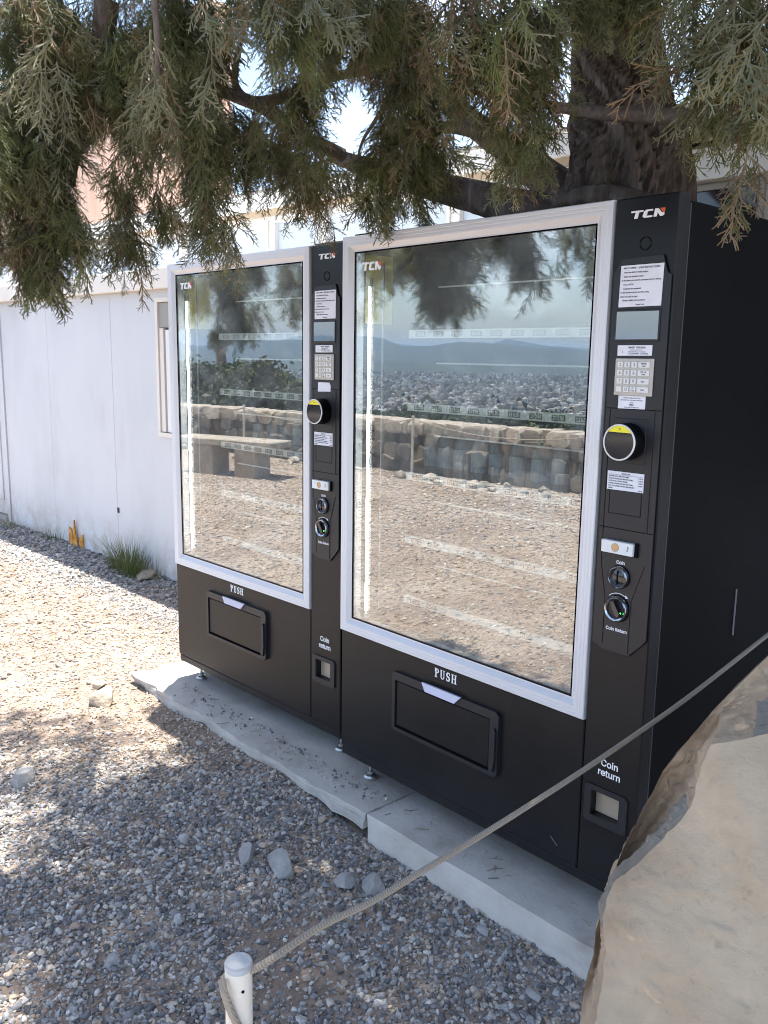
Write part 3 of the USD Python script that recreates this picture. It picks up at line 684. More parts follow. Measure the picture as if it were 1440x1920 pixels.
    obj('slot_face', moved(lathe([(0, .011), (.012, .010), (.0235, .006)], 36, 'y'), s(.083), ym, .990), dark_gloss, k1, 60)
    obj('slit', box(s(.083) - .0015, s(.083) + .0015, ym - .0125, ym - .010, .972, 1.008), gap_black, k1)
    k2 = obj('coin_return_knob', moved(lathe([(.0, 0), (.036, 0), (.036, .004), (.0, .004)], 36, 'y'), s(.083), ym, .905), gap_black, t)
    obj('knob_ring', moved(lathe([(.024, .004), (.024, .010), (.0265, .014), (.030, .0155), (.033, .012), (.0345, .004)], 36, 'y'), s(.083), ym, .905), chrome, k2, 40)
    obj('knob_face', moved(lathe([(0, .006), (.024, .006)], 36, 'y'), s(.083), ym, .905), module_black, k2)
    gq = [(-.004, .022), (.008, .022), (.012, -.016), (.004, -.022), (-.001, -.016)]
    ca, sa = math.cos(.45), math.sin(.45)
    obj('knob_grip', poly([(s(.083) + a * ca - b * sa, .905 + a * sa + b * ca) for a, b in gq], ym - .02, ym - .006), dark_gloss, k2)
    obj('knob_lamp', moved(trimesh.creation.icosphere(2, .0022), s(.083) + .016, ym - .012, .897), green_lamp, k2)
    arc = Polygon([(s(.083) + r * math.sin(q), .905 + r * math.cos(q)) for r, qs in ((.0415, np.linspace(-.75, .6, 12)), (.040, np.linspace(.6, -.75, 12))) for q in qs])
    obj('arrow', cat([poly(arc, ym - .0005, ym), poly([(s(.083) + .0235 + a, .9405 + b) for a, b in ((-.003, .005), (-.002, -.004), (.006, -.003))], ym - .0005, ym)]), white_print, mod)
    obj('lettering', cat([text('Coin', .0085, s(.083), ym, 1.024, 'c', True), text('Coin Return', .0085, s(.083), ym, .843, 'c', True)]), white_print, mod)
    obj('lettering', cat([text('Coin', .0185, s(.085), 0, .456, 'c', True), text('return', .0185, s(.085), 0, .428, 'c', True)]), white_print, cp)
    # coin return pocket
    pk = obj('coin_pocket', cut(poly([(s(.015), .290), (s(.024), .283), (s(.140), .283), (s(.150), .291), (s(.150), .384), (s(.141), .393), (s(.024), .393), (s(.015), .385)], -.006, 0), box(s(.0365), s(.1255), -.1, .1, .3045, .3775)), module_black, t)
    obj('pocket_flap', poly([(s(.0365), .3045), (s(.1255), .3045), (s(.1255), .362), (s(.0365), .362)], .022, .026), hatch_inner, pk)
    obj('pocket_back', box(s(.036), s(.126), .0265, .03, .304, .378), gap_black, pk)
    if right:
        obj('scratch', box(W - .0036, W + .0004, .466, .4675, .757, .896), M_scr, t)
        obj('scratch', poly([(.962, .176), (.964, .1755), (.988, .157), (.986, .1565)], -.0005, .001), M_scr, low)
    # inside
    obj('led_strip', cbox(.101, .107, .020, .030, .652, 1.772, .002), led, t)
    obj('led_holder', box(.099, .109, .031, .036, .62, 1.80), module_black, t)
    obj('led_foot', cbox(.1, .107, .02, .03, .625, .645, .001), strip_white, t)
    obj('yellow_notice', box(.0345, .0365, .068, .190, 1.655, 1.885), yellow_sheet, t)
    obj('rail', cat([box(.14, .146, .05, .055, .65, 1.85)]), M_led_echo, t)  # solid bar imitates the reflection of the LED strip
    num = 11
    for i, z in enumerate(SHELVES):
        sh = obj('shelf', box(.12, X0 - .03, .162, .62, z - .012, z - .008), lining, t)
        obj('price_strip', cbox(.165, X0 - .03, .150, .160, z - .014, z + .014, .001), strip_white, sh)
        n0 = [1, 11, 21, 31, 41][i] + 2
        nl = 10
        for k in range(nl):
            lx = .20 + k * (X0 - .03 - .2 - .08) / (nl - 1)
            if i == 4 and k not in (0, 1, 6):
                continue
            if i == 3 and k in (2, 7):
                continue
            pl = obj('price_label', box(lx, lx + .048, .1492, .150, z - .009, z + .009), ink if i != 0 else M_label, sh)
            obj('lettering', text(f'{n0 + k} 0.50', .011, lx + .024, .1492, z - .0055, 'c', True, .0003, sx=.72), strip_white, pl)
        obj('back_rail', cbox(.30, X0 - .04, .150, .155, z + .147, z + .152, .001), strip_white, sh) if i < 5 and z + .15 < 1.85 else None
    for x in (.10, W - .06):
        for y in (.06, D - .12):
            obj('levelling_foot', cat(moved(lathe([(0, -.001), (.024, -.001), (.025, .006), (.021, .013), (.012, .018), (.0, .018)], 24), x, y, .003), moved(lathe([(0, .018), (.011, .018), (.011, .028), (.006, .03), (.006, .09), (0, .09)], 12), x, y, .003)), steel, t)
    obj('top_trim', cbox(.03, .12, .02, .06, zt, zt + .01, .002), gap_black, t)
    return t


M_coin = M('coin_print', (0.55, 0.32, 0.14), 0.5)
M_scr = M('bare_scratch', (0.25, 0.25, 0.27), 0.5)
M_led_echo2 = M('edge_grey', (0.05, 0.05, 0.055), 0.4)
M_led_echo = M('led_reflection', (0.10, 0.12, 0.14), 0.5)
M_label = M('label_grey', (0.35, 0.36, 0.38), 0.6)  # top shelf labels greyed: sky reflection put into their colour
RLOC, RW, RF = (0, 0, 0), 1.233, 1.057
LLOC, LA, LW, LF = (-1.279, .037, 0), .023, 1.193, 1.015
machine(LLOC, LA, LW, LF, 'black vending machine with silver framed glass door, left of the pair and farther away', False)
machine(RLOC, 0, RW, RF, 'black vending machine with silver framed glass door, right of the pair and nearer the rope', True)

# bottles on the shelves
bottle_mat = M('bottle_plastic', (0.05, 0.10, 0.11), 0.08, spec=0.7)
bottle_lab = MN('bottle_label', [(0.35, (0.17, 0.24, 0.30)), (0.6, (0.38, 0.45, 0.50))], 60, 0.35, stretch=(1, 1, .2), coords='object')
bottle_cap = M('bottle_cap', (0.02, 0.14, 0.10), 0.4)


def bottle(loc, label, group):
    t = thing('water_bottle', label, 'bottle', loc, 0, group)
    obj('bottle_body', lathe([(0, 0), (.024, 0), (.027, .006), (.027, .02), (.0255, .024), (.027, .028), (.0265, .105), (.022, .125), (.012, .145), (.011, .152), (0, .152)], 20), bottle_mat, t, 50)
    obj('label_wrap', lathe([(.0272, .030), (.0274, .032), (.0272, .098), (.027, .1)], 20), bottle_lab, t, 50)
    obj('bottle_cap', lathe([(0, .172), (.012, .172), (.0135, .169), (.0135, .153), (0, .153)], 16), bottle_cap, t, 40)
    return t


proto = None


def put_bottle(loc, label, group):
    global proto
    if proto is None:
        proto = bottle(loc, label, group); return
    x = UsdGeom.Xform.Define(stage, numbered('/World/water_bottle')); x.GetPrim().GetReferences().AddInternalReference(proto.GetPath())
    x.GetPrim().SetInstanceable(True)
    x.ClearXformOpOrder(); UsdGeom.XformCommonAPI(x).SetTranslate(Gf.Vec3d(*map(float, loc)))
    tag(x, label, 'bottle', group)


for k, fx in enumerate((.22, .29, .365, .45, .53, .62, .71, .79, .905)):
    put_bottle((fx - .08, .30, 1.128), 'water bottle standing in the third shelf row behind the right machine glass', 'bottles on the third shelf of the right machine')
for k, fx in enumerate((.35, .46, .55, .65, .75, .88)):
    put_bottle((LLOC[0] + (fx - .1) * math.cos(LA) - .30 * math.sin(LA), LLOC[1] + .30 * math.cos(LA) + fx * math.sin(LA), 1.128), 'water bottle standing in the third shelf row behind the left machine glass', 'bottles on the third shelf of the left machine')
#@OBJECTS
# ------------------------------------------------------------------ carved marble block at the right
def resample(P, n, closed=False):
    P = np.asarray(P, float)
    if closed:
        P = np.vstack([P, P[:1]])
    d = np.r_[0, np.cumsum(np.linalg.norm(np.diff(P, axis=0), axis=1))]
    s = np.linspace(0, d[-1], n, endpoint=not closed)
    return np.stack([np.interp(s, d, P[:, k]) for k in range(P.shape[1])], 1)


def block():
    # inner edge of the worn face and outer outline, both read off the photograph and set at their own distances
    face = [(1760, 1330), (1560, 1362), (1440, 1378), (1385, 1388), (1333, 1398), (1318, 1428), (1306, 1470), (1298, 1505), (1275, 1540), (1235, 1578), (1190, 1622), (1152, 1652), (1141, 1680), (1134, 1715), (1133, 1750), (1137, 1790), (1131, 1840), (1122, 1890), (1114, 1960), (1100, 2200), (1090, 2480)]
    rim = [(1760, 1040), (1560, 1140), (1440, 1228), (1390, 1277), (1338, 1330), (1303, 1372), (1270, 1410), (1243, 1444), (1228, 1476), (1210, 1508), (1194, 1540), (1173, 1580), (1156, 1622), (1146, 1660), (1132, 1700), (1117, 1745), (1113, 1790), (1101, 1830), (1093, 1870), (1086, 1925), (1072, 2200), (1060, 2480)]
    n = 240
    F = resample(face, n); R = resample(rim, n)
    tF = lambda p: 1.60 + (p[:, 1] - 1500) * -.00010
    P3 = lambda p, t: np.array([at(a, b, q) for (a, b), q in zip(p, t)])
    u = np.linspace(0, 1, n)
    A = P3(F, np.full(n, 1.62)); B = P3(R, np.full(n, 1.74))
    rings = []
    # face, sunk rows towards the lower right far corner
    corner = at(1900, 2480, 1.52)
    for k in np.linspace(1, 0, 91)[:-1]:
        rings.append(A * (1 - k) + k * (corner + (A - A.mean(0)) * .02))
    # chipped hollow between face edge and rim, with two moulding steps
    hollow = np.exp(-((u - .47) / .17) ** 2) * .06 + np.exp(-((u - .08) / .16) ** 2) * .05 + .006
    back = (FW * np.array([1, 1, 0])); back /= np.linalg.norm(back)
    for k in np.linspace(0, 1, 32):
        step = .022 * (sstep(.10, .14, k) + sstep(.24, .28, k) - 2 * k)
        Q = A * (1 - k) + B * k
        aw = Q - EYE; aw /= np.linalg.norm(aw, axis=1, keepdims=True)
        rings.append(Q + aw * (hollow[:, None] * math.sin(math.pi * k) * 1.6 + step * (np.clip(1.2 - abs(u - .35) / .3, 0, 1))[:, None]))
    cen = B.mean(0)
    away = B - EYE; away /= np.linalg.norm(away, axis=1, keepdims=True)
    for k in np.linspace(.06, 1, 14):
        C = B + away * .5 * k
        rings.append(C + (C.mean(0) + np.array([.1, 0, -.15]) - C) * (.10 * k + .35 * k * k))
    V = np.vstack(rings); m = len(rings); Fq = []
    for i in range(m - 1):
        a = i * n + np.arange(n - 1)
        Fq.append(np.stack([a, a + 1, a + n + 1, a + n], 1))
    Fq = np.vstack(Fq)
    tri = np.vstack([Fq[:, [0, 1, 2]], Fq[:, [0, 2, 3]]])
    V[:, 2] = np.maximum(V[:, 2], -.16)
    t = trimesh.Trimesh(V, tri, process=False)
    nr = t.vertex_normals
    row = np.repeat(np.arange(m), n); uu = np.tile(u, m)
    edge_ = row >= 90
    d = (meshkit.fbm(V * 5, 4, 31) - .5) * np.where(edge_, .022, .010) + (meshkit.fbm(V * 26, 5, 33) - .5) * np.where(edge_, .012, .007)
    chip = meshkit.noise(V * np.array([11, 11, 16]) + 3 * meshkit.fbm(V * 6, 3, 41)[:, None], 43)
    fine = meshkit.noise(V * 34 + 2, 47)
    d += np.where(edge_, .022 * (np.round(chip * 6) / 6 - chip * .7 - .15), .004 * (np.round(chip * 4) / 4 - .5)) - np.where(edge_, .004, .0035) * sstep(.72, .8, fine)
    stra = V[:, 2] * 38 + 2.2 * meshkit.fbm(V * 4, 3, 49)
    d += np.where(edge_, .007, .0012) * (np.abs((stra % 1.0) - .5) - .25)
    ridge = np.abs(meshkit.fbm(V * 8, 3, 35) - .5)
    d -= np.where(edge_, .006, .002) * np.exp(-(ridge / .03) ** 2)
    d = d * np.where(np.abs(row - 90) < 2, .5, 1)
    d *= np.where(edge_, 1 - .65 * np.exp(-((row - 121) / 5.0) ** 2), 1)
    V = V + nr * d[:, None]
    cutr = lambda lo, hi, sel=None: trimesh.Trimesh(V, tri[((tri.min(1) // n) >= lo) & ((tri.min(1) // n) < hi) & (True if sel is None else sel(tri))], process=False)
    bnd = lambda f: (np.abs((f.min(1) % n) / n - .44) < .09) & ((f.min(1) // n) < 99) | ((f.min(1) % n) / n < .22) & ((f.min(1) // n) < 103)
    fin = lambda x: (x.remove_unreferenced_vertices(), x)[1]
    return fin(cutr(0, 90)), fin(cutr(90, 122, lambda f: ~bnd(f))), fin(cutr(90, 122, lambda f: bnd(f) & ((f.min(1) % n) / n < .3))), fin(cutr(90, 122, lambda f: bnd(f) & ((f.min(1) % n) / n >= .3))), fin(cutr(122, m))


blk = thing('marble_block', 'big tan broken marble block with a carved edge at the right behind the rope', 'stone block')
for nm, g, mt in zip(('worn_face', 'broken_edge', 'carved_band', 'carved_band', 'rear'), block(), (boulder_mat, broken_mat, band_mat, band_mat, broken_mat)):
    obj(nm, g, mt, blk, 28)

# ------------------------------------------------------------------ rope and post
pt = at(447, 1801, 1.33)
post = thing('rope_post', 'short cream tube post with grey cap holding the rope, in the foreground', 'post', (pt[0], pt[1], near_ground(pt[0], pt[1])))
ph = pt[2] - float(near_ground(pt[0], pt[1]))
PR = .0183
obj('tube', lathe([(0, -.05), (PR, -.05), (PR, ph - .006), (PR * .98, ph - .004)], 36), post_white, post, 40)
obj('cap', lathe([(PR * 1.02, ph - .010), (PR * 1.03, ph - .003), (PR * .93, ph), (0, ph + .0005)], 36), cap_grey, post, 40)
hd = -RT * .0 - FW * np.array([1, 1, 0]); hd /= np.linalg.norm(hd)
hq = hd * .9 + RT * np.array([1, 1, 0]) * .45; hq /= np.linalg.norm(hq)
obj('bolt_hole', moved(trimesh.creation.icosphere(2, .0022), *(hq * PR + np.array([0, 0, ph - .034]))), gap_black, post)
p0 = pt + np.array([0, 0, -.008])
pr = p0 + RT * PR * 1.25
rp = [p0 - RT * (PR * 1.1) - np.array([0, 0, .02]), p0 - hd * PR * 1.3 + np.array([0, 0, -.012]), pr + np.array([0, 0, -.004])]
for (px, py), xx in zip([(600, 1738), (700, 1689), (800, 1628), (900, 1568), (1000, 1505), (1100, 1440), (1205, 1368), (1300, 1300), (1440, 1190)], np.linspace(1.452, 1.44, 9)):
    d = ray(px, py); rp.append(EYE + d * (xx - EYE[0]) / d[0])
rp.append(rp[-1] + (rp[-1] - rp[-2]) * 1.5)
front = p0 + hd * PR * 1.28
dn = [p0 + hd * PR * .75 - RT * PR * 1.08 + np.array([0, 0, -.010])]
dn += [front - RT * PR * .86 + np.array([0, 0, -.018]), front - RT * PR * .62 + np.array([0, 0, -.036]), front - RT * PR * .1 + np.array([0, 0, -.062]), front + RT * PR * .55 + np.array([0, 0, -.09]), front + RT * PR * 1.3 + hd * .004 + np.array([0, 0, -.125]), front + RT * PR * 3 + hd * .03 + np.array([0, 0, -.21]), front + RT * PR * 5 + hd * .1 + np.array([0, 0, -.33])]
rope = thing('barrier_rope', 'thin tan twisted rope stretched from the cream post past the machines', 'rope')
obj('long_run', tube(curve(rp, 160), .0052, 10), rope_mat, rope, 60)
obj('hanging_end', tube(curve(dn, 60), .0052, 10), rope_mat, rope, 60)
p2 = rp[-1]
post2 = thing('rope_post', 'second rope post beyond the right edge beside the machine', 'post', (p2[0], p2[1], -.1))
obj('tube', lathe([(0, -.05), (PR, -.05), (PR, p2[2] + .13), (0, p2[2] + .13)], 24), post_white, post2, 40)

# ------------------------------------------------------------------ rocks and pebbles
def rock(seed, r, sub=3, rough=.16):
    m = trimesh.creation.icosphere(sub, 1.0); v = m.vertices.copy()
    q = np.random.default_rng(seed)
    for _ in range(13):      # flat broken faces
        n = q.normal(size=3); n /= np.linalg.norm(n); h = q.uniform(.48, .82)
        d = v @ n - h
        v -= np.outer(np.maximum(d, 0), n) * .96
    v *= 1 + rough * (meshkit.fbm(v * 2.2 + seed, 4, seed) - .5)[:, None]
    m.vertices = v * np.asarray(r)
    return m


ROCKS = [((462, 1617), (.042, .022, .045), .6, rock_grey, 'upright jagged grey rock among the pebbles, left of the pair below the slab'),
         ((528, 1634), (.060, .034, .042), .9, rock_grey, 'wedge shaped grey rock among the pebbles, right of the pair below the slab'),
         ((645, 1650), (.045, .035, .016), .3, rock_grey, 'low flat grey rock sunk in gravel near the slab joint'),
         ((700, 1660), (.052, .036, .018), .2, rock_grey, 'broad flat grey rock sunk in gravel under the rope'),
         ((905, 1738), (.022, .014, .012), 1.2, rock_grey, 'pointed dark grey chip lying in front of the right slab'),
         ((210, 1796), (.026, .018, .008), .2, rock_grey, 'small flat light grey chip left of the post'),
         ((335, 1722), (.022, .018, .016), .2, rock_grey, 'rounded grey stone above and left of the post'),
         ((195, 1330), (.06, .05, .05), .4, rock_tan, 'pale sunlit angular rock left of the left slab'),
         ((185, 1302), (.035, .03, .022), 1.0, rock_tan, 'small pale rock behind the sunlit angular rock'),
         ((272, 1092), (.10, .06, .035), .3, rock_tan, 'smooth pale oval stone beside the grass tuft by the wall'),
         ((45, 1475), (.055, .035, .03), .5, rock_grey, 'grey rock half buried at the left edge in shade'),
         ((345, 1590), (.03, .02, .012), .5, rock_grey, 'flat dusty stone in the shaded gravel at mid left'),
         ((1000, 1860), (.022, .016, .014), .5, rock_grey, 'plain stone near the foot of the marble block')]
for i, ((px, py), r, yaw, mt, lab) in enumerate(ROCKS):
    d = ray(px, py); tt = (-.09 - EYE[2]) / d[2]; c = EYE + d * tt
    g = float(near_ground(c[0], c[1]))
    r = tuple(1.25 * w for w in r)
    m = rock(100 + i, r); m.apply_transform(trimesh.transformations.rotation_matrix(yaw + 2.0, [0, 0, 1]))
    obj('rock', moved(m, c[0], c[1], g + r[2] * .45), mt, None, 18, label=lab, cat='rock')


def project(P):
    d = np.asarray(P) - EYE
    f = d @ FW
    return 720 + FPX * (d @ RT) / f, 960 - FPX * (d @ UP) / f, f


def instancer(path, pos, rot_wxyz, scale, pid, protos):
    pi = UsdGeom.PointInstancer.Define(stage, path)
    for name, mesh, mat, sm in protos:
        usdkit.mesh(stage, f'{path}/{name}', mesh, mat, sm)
        pi.CreatePrototypesRel().AddTarget(f'{path}/{name}')
    pi.CreatePositionsAttr(Vt.Vec3fArray.FromNumpy(np.asarray(pos, np.float32)))
    q = np.asarray(rot_wxyz, np.float32)
    pi.CreateOrientationsAttr(Vt.QuathArray([Gf.Quath(float(a), float(b), float(c), float(d)) for a, b, c, d in q]))
    pi.CreateScalesAttr(Vt.Vec3fArray.FromNumpy(np.asarray(scale, np.float32)))
    pi.CreateProtoIndicesAttr(Vt.IntArray.FromNumpy(np.asarray(pid, np.int32)))
    return pi


def rand_quat(n, rg):
    q = rg.normal(size=(n, 4)); return q / np.linalg.norm(q, axis=1, keepdims=True)


def axis_quat(ax, ang):
    ax = np.asarray(ax, float); ax /= np.linalg.norm(ax, axis=-1, keepdims=True)
    return np.concatenate([np.cos(ang / 2)[:, None], ax * np.sin(ang / 2)[:, None]], 1)


def qmul(a, b):
    w1, x1, y1, z1 = a.T; w2, x2, y2, z2 = b.T
    return np.stack([w1 * w2 - x1 * x2 - y1 * y2 - z1 * z2, w1 * x2 + x1 * w2 + y1 * z2 - z1 * y2, w1 * y2 - x1 * z2 + y1 * w2 + z1 * x2, w1 * z2 + x1 * y2 - y1 * x2 + z1 * w2], 1)


rg = np.random.default_rng(11)
peb = []
for k in range(7):
    m = rock(300 + k, (1, rg.uniform(.62, .95), rg.uniform(.45, .75)), 2, .35)
    peb.append((f'pebble_{k:03d}' if k else 'pebble', m, pebble_mat, True))
sunw = [(nm.replace('pebble', 'dusty_pebble'), m_, pebble_sunwarm, True) for nm, m_, _, _ in peb]
N = 1150000
px_ = rg.uniform(-8.6, 1.75, N); py_ = rg.uniform(-7.0, 1.12, N)
dist = np.hypot(px_ - EYE[0], py_ - EYE[1])
sx_, sy_, sf = project(np.stack([px_, py_, np.full(N, -.1)], 1))
vis = (sf > 0) & (sx_ > -90) & (sx_ < 1250) & (sy_ < 2050) & (sy_ > 900)
P_ = np.stack([px_, py_, np.zeros(N)], 1)
patch = meshkit.fbm(P_ * np.array([1.5, 1.5, 1]), 4, 77)
lit_left = sstep(-.2, -1.3, px_ - .9 * (py_ + .5))           # sunlit ground to the left: thinner cover, sun warmth put into pebble colour
wallband = sstep(.45, .75, py_ - .035 * px_ - .15 + .25)
dens = np.where(vis, 1.25 - .68 * lit_left * (1 - wallband), .20)
dens *= np.where(vis, np.clip(1.35 - 1.6 * np.maximum(patch - .54, 0) / .2, .35, 1.0), 1)
dens *= np.clip(3.3 / np.maximum(dist, 3.3), .35, 1)
on_slab = (py_ > -.10) & (px_ > -1.45)
keep = (rg.random(N) < dens * .92) & ~on_slab & (py_ < 1.14 + .04 * px_)
px_, py_, dist, vis, lit_left, wallband = (a[keep] for a in (px_, py_, dist, vis, lit_left, wallband))
n = len(px_)
size = np.clip(rg.lognormal(math.log(.0060), .45, n), .0026, .018) * np.clip(dist / 4.2, 1, 1.7) * (1 - .12 * lit_left)
pz = near_ground(px_, py_) + size * .22
q = qmul(axis_quat(np.tile([0, 0, 1.0], (n, 1)), rg.uniform(0, 6.28, n)), axis_quat(np.stack([rg.normal(size=n), rg.normal(size=n), np.zeros(n)], 1), rg.normal(0, .45, n)))
gi = instancer('/World/gravel', np.stack([px_, py_, pz], 1), q, np.repeat(size[:, None], 3, 1) * rg.uniform(.8, 1.2, (n, 3)), rg.integers(0, 7, n) + 7 * (rg.random(n) < np.clip(.12 + .75 * np.where(vis, lit_left * (1 - wallband), .8), 0, 1)), peb + sunw)
tag(gi, 'loose blue grey pebbles covering the brown earth', 'gravel', kind='stuff')
print('pebbles', n)
lt = 700
lx, ly = rg.uniform(-1.6, 1.6, lt), rg.uniform(-1.5, .02, lt)
lz = np.where((ly > -.11) & (lx > -1.45), .004, near_ground(lx, ly) + .008)
twl = [('dry_twig', cat([tube([(-.02, 0, 0), (0, .003, .001), (.022, -.002, .002)], .0009, 4), tube([(0, .003, .001), (.01, .014, .002)], .0007, 4)]), leaf_brown, False), ('dry_twig_001', tube([(-.012, 0, 0), (.012, .002, .001)], .0012, 4), leaf_grey, False)]
gl = instancer('/World/twig_litter', np.stack([lx, ly, lz], 1), axis_quat(np.tile([0, 0, 1.0], (lt, 1)), rg.uniform(0, 6.28, lt)), np.repeat(rg.uniform(.5, 1.3, lt)[:, None], 3, 1), rg.integers(0, 2, lt), twl)
tag(gl, 'dry cypress twigs fallen on the gravel and slabs', 'litter', kind='stuff')
# crumbs of gravel on the slab tops
ns = 240
cx = rg.uniform(-1.1, .30, ns); cy = np.abs(rg.normal(0, .05, ns)) * -1 + .02
cy = np.clip(cy, -.10, .03)
cs = np.clip(rg.lognormal(math.log(.0045), .5, ns), .002, .012)
gi2 = instancer('/World/slab_crumbs', np.stack([cx, cy, cs * .3], 1), rand_quat(ns, rg), np.repeat(cs[:, None], 3, 1), rg.integers(0, 7, ns), peb)
tag(gi2, 'stray grit and pebbles lying on the left stone slab', 'grit', kind='stuff')

# ------------------------------------------------------------------ grass by the wall
def tuft(cx, cy, n, h, spread, seed):
    q = np.random.default_rng(seed); V, F = [], []
    for _ in range(n):
        a = q.uniform(0, 6.28); r = spread * q.random() ** .6 * .5
        b = np.array([cx + r * math.cos(a), cy + r * .5 * math.sin(a), float(near_ground(cx, cy)) - .01])
        L = h * q.uniform(.4, 1.1); lean = q.uniform(.1, .9); w = q.uniform(.0015, .003)
        d = np.array([math.cos(a), math.sin(a) * .6 - .15, 0]); sd_ = np.array([-d[1], d[0], 0]) / (np.linalg.norm(d) + 1e-6)
        k0 = len(V)
        for i, s_ in enumerate(np.linspace(0, 1, 6)):
            c = b + d * L * lean * s_ ** 1.7 + np.array([0, 0, L * (s_ - .45 * lean * s_ ** 2.2)])
            ww = w * (1 - s_ * .9)
            V += [c - sd_ * ww, c + sd_ * ww]
            if i:
                j = k0 + 2 * i
                F += [[j - 2, j - 1, j + 1], [j - 2, j + 1, j]]
    return trimesh.Trimesh(np.array(V), F, process=False)


c = aty(240, 1070, .86)
obj('grass_tuft', tuft(c[0], c[1], 480, .31, .44, 5), grass_mat, None, label='shaggy green grass tuft growing at the foot of the white wall', cat='grass tuft')
obj('weed', tuft(-4.95, .86, 60, .14, .3, 6), grass_mat, None, label='sparse low weeds at the wall foot between the door and the rusty scrap', cat='weed')
obj('weed', tuft(-5.75, .80, 90, .12, .45, 8), grass_mat, None, label='dry flattened weeds before the cabin door', cat='weed')
obj('weed', tuft(-3.25, .92, 40, .18, .3, 9), grass_mat, None, label='thin stalks beside the oval stone by the wall', cat='weed')

# ------------------------------------------------------------------ the cypress tree
tree = thing('cypress_tree', 'old cypress with a ridged dark trunk and hanging sprays over the machines', 'tree')


def bark_tube(pts, rads, n=40, m=90, ridge=.03, seed=0):
    c = curve(pts, m); r = np.interp(np.linspace(0, 1, m), np.linspace(0, 1, len(rads)), rads)
    t = tube(c, r, n, cap=False); v = t.vertices.copy(); cc = np.repeat(c, n, 0)
    rad = v - cc; ang = np.tile(np.arange(n) / n * 2 * np.pi, m); hh = np.repeat(np.linspace(0, 1, m) * np.linalg.norm(np.diff(c, axis=0), axis=1).sum(), n)
    tw = ang + hh * .9
    rr = np.repeat(r, n)
    k = meshkit.fbm(np.stack([np.cos(tw) * 3.2, np.sin(tw) * 3.2, hh * .7], 1), 4, seed) - .5
    k2 = np.abs(meshkit.fbm(np.stack([np.cos(tw) * 7, np.sin(tw) * 7, hh * 1.1], 1), 4, seed + 5) - .5)
    lob = .5 * np.cos(3 * tw + 1) * .35
    v = cc + rad * (1 + (ridge * 9 * k - ridge * 4.5 * np.exp(-(k2 / .05) ** 2) + ridge * 1.5 * lob))[:, None]
    t.vertices = v
    return t


T = lambda px, py, y: aty(px, py, y)
b0 = T(1180, 360, 1.22); b1 = T(1168, 240, 1.25); b2 = T(1158, 140, 1.3); b3 = T(1150, 20, 1.36)
obj('trunk', bark_tube([(b0[0], b0[1], -.15), (b0[0] - .01, b0[1], 1.2), b0, b1, b2, b3, b3 + (b3 - b2) * 2.0, b3 + (b3 - b2) * 5 + np.array([.3, -.1, 0])], [.36, .27, .245, .205, .185, .175, .16, .11], 110, 200, .034, 3), bark, tree, 50)
LIMBS = [([(1120, 420, 1.2), (1010, 400, 1.15), (900, 372, 1.1), (800, 345, 1.0), (700, 318, .9), (620, 290, .8)], [.11, .085, .075, .062, .05, .03]),
         ([(1110, 400, 1.25), (1040, 350, 1.2), (960, 285, 1.2), (880, 225, 1.15), (820, 165, 1.1), (760, 60, 1.0)], [.10, .085, .07, .055, .05, .035]),
         ([(1230, 395, 1.0), (1150, 368, .98), (1080, 372, .96), (1045, 378, .95)], [.05, .042, .04, .036]),
         ([(1010, 195, .55), (1060, 203, .55), (1130, 212, .52), (1210, 216, .50), (1280, 219, .47), (1335, 226, .42), (1420, 245, .35)], [.012, .018, .022, .024, .025, .022, .015]),
         ([(735, 0, .2), (752, 60, .22), (745, 120, .24), (728, 180, .26), (706, 222, .3), (682, 260, .32), (672, 290, .34)], [.014, .013, .012, .010, .008, .006, .004]),
         ([(905, 250, .85), (860, 240, .8), (800, 236, .75), (760, 228, .7)], [.03, .026, .022, .012]),
         ([(640, 290, .55), (560, 250, .25), (500, 205, .0), (440, 180, -.25), (390, 160, -.45), (330, 120, -.6)], [.03, .028, .026, .022, .018, .012]),
         ([(700, 130, .6), (600, 150, .3), (540, 180, .05), (470, 190, -.15), (440, 150, -.25), (455, 60, -.3)], [.018, .018, .02, .02, .012, .008]),
         ([(200, 0, -.72), (185, 150, -.71), (180, 235, -.7), (158, 262, -.7), (142, 290, -.7), (136, 350, -.7)], [.035, .03, .026, .024, .018, .008]),
         ([(0, 195, -.9), (25, 160, -.86), (80, 90, -.8), (130, 20, -.75)], [.012, .018, .022, .026]),
         ([(290, 0, -.85), (295, 70, -.85), (296, 140, -.85)], [.009, .008, .006]),
         ([(262, 60, -.75), (280, 100, -.75), (258, 115, -.75), (255, 160, -.72)], [.006, .005, .006, .004])]
for pts, rr in LIMBS:
    P = [T(*p) for p in pts]
    big = max(rr) > .03
    obj('limb' if big else 'branch', bark_tube(P, rr, 20 if big else 10, 60 if big else 34, .02, len(pts)) if big else tube(curve(P, 30), np.interp(np.linspace(0, 1, 30), np.linspace(0, 1, len(rr)), rr), 8), bark if big else twig_bark, tree, 50)


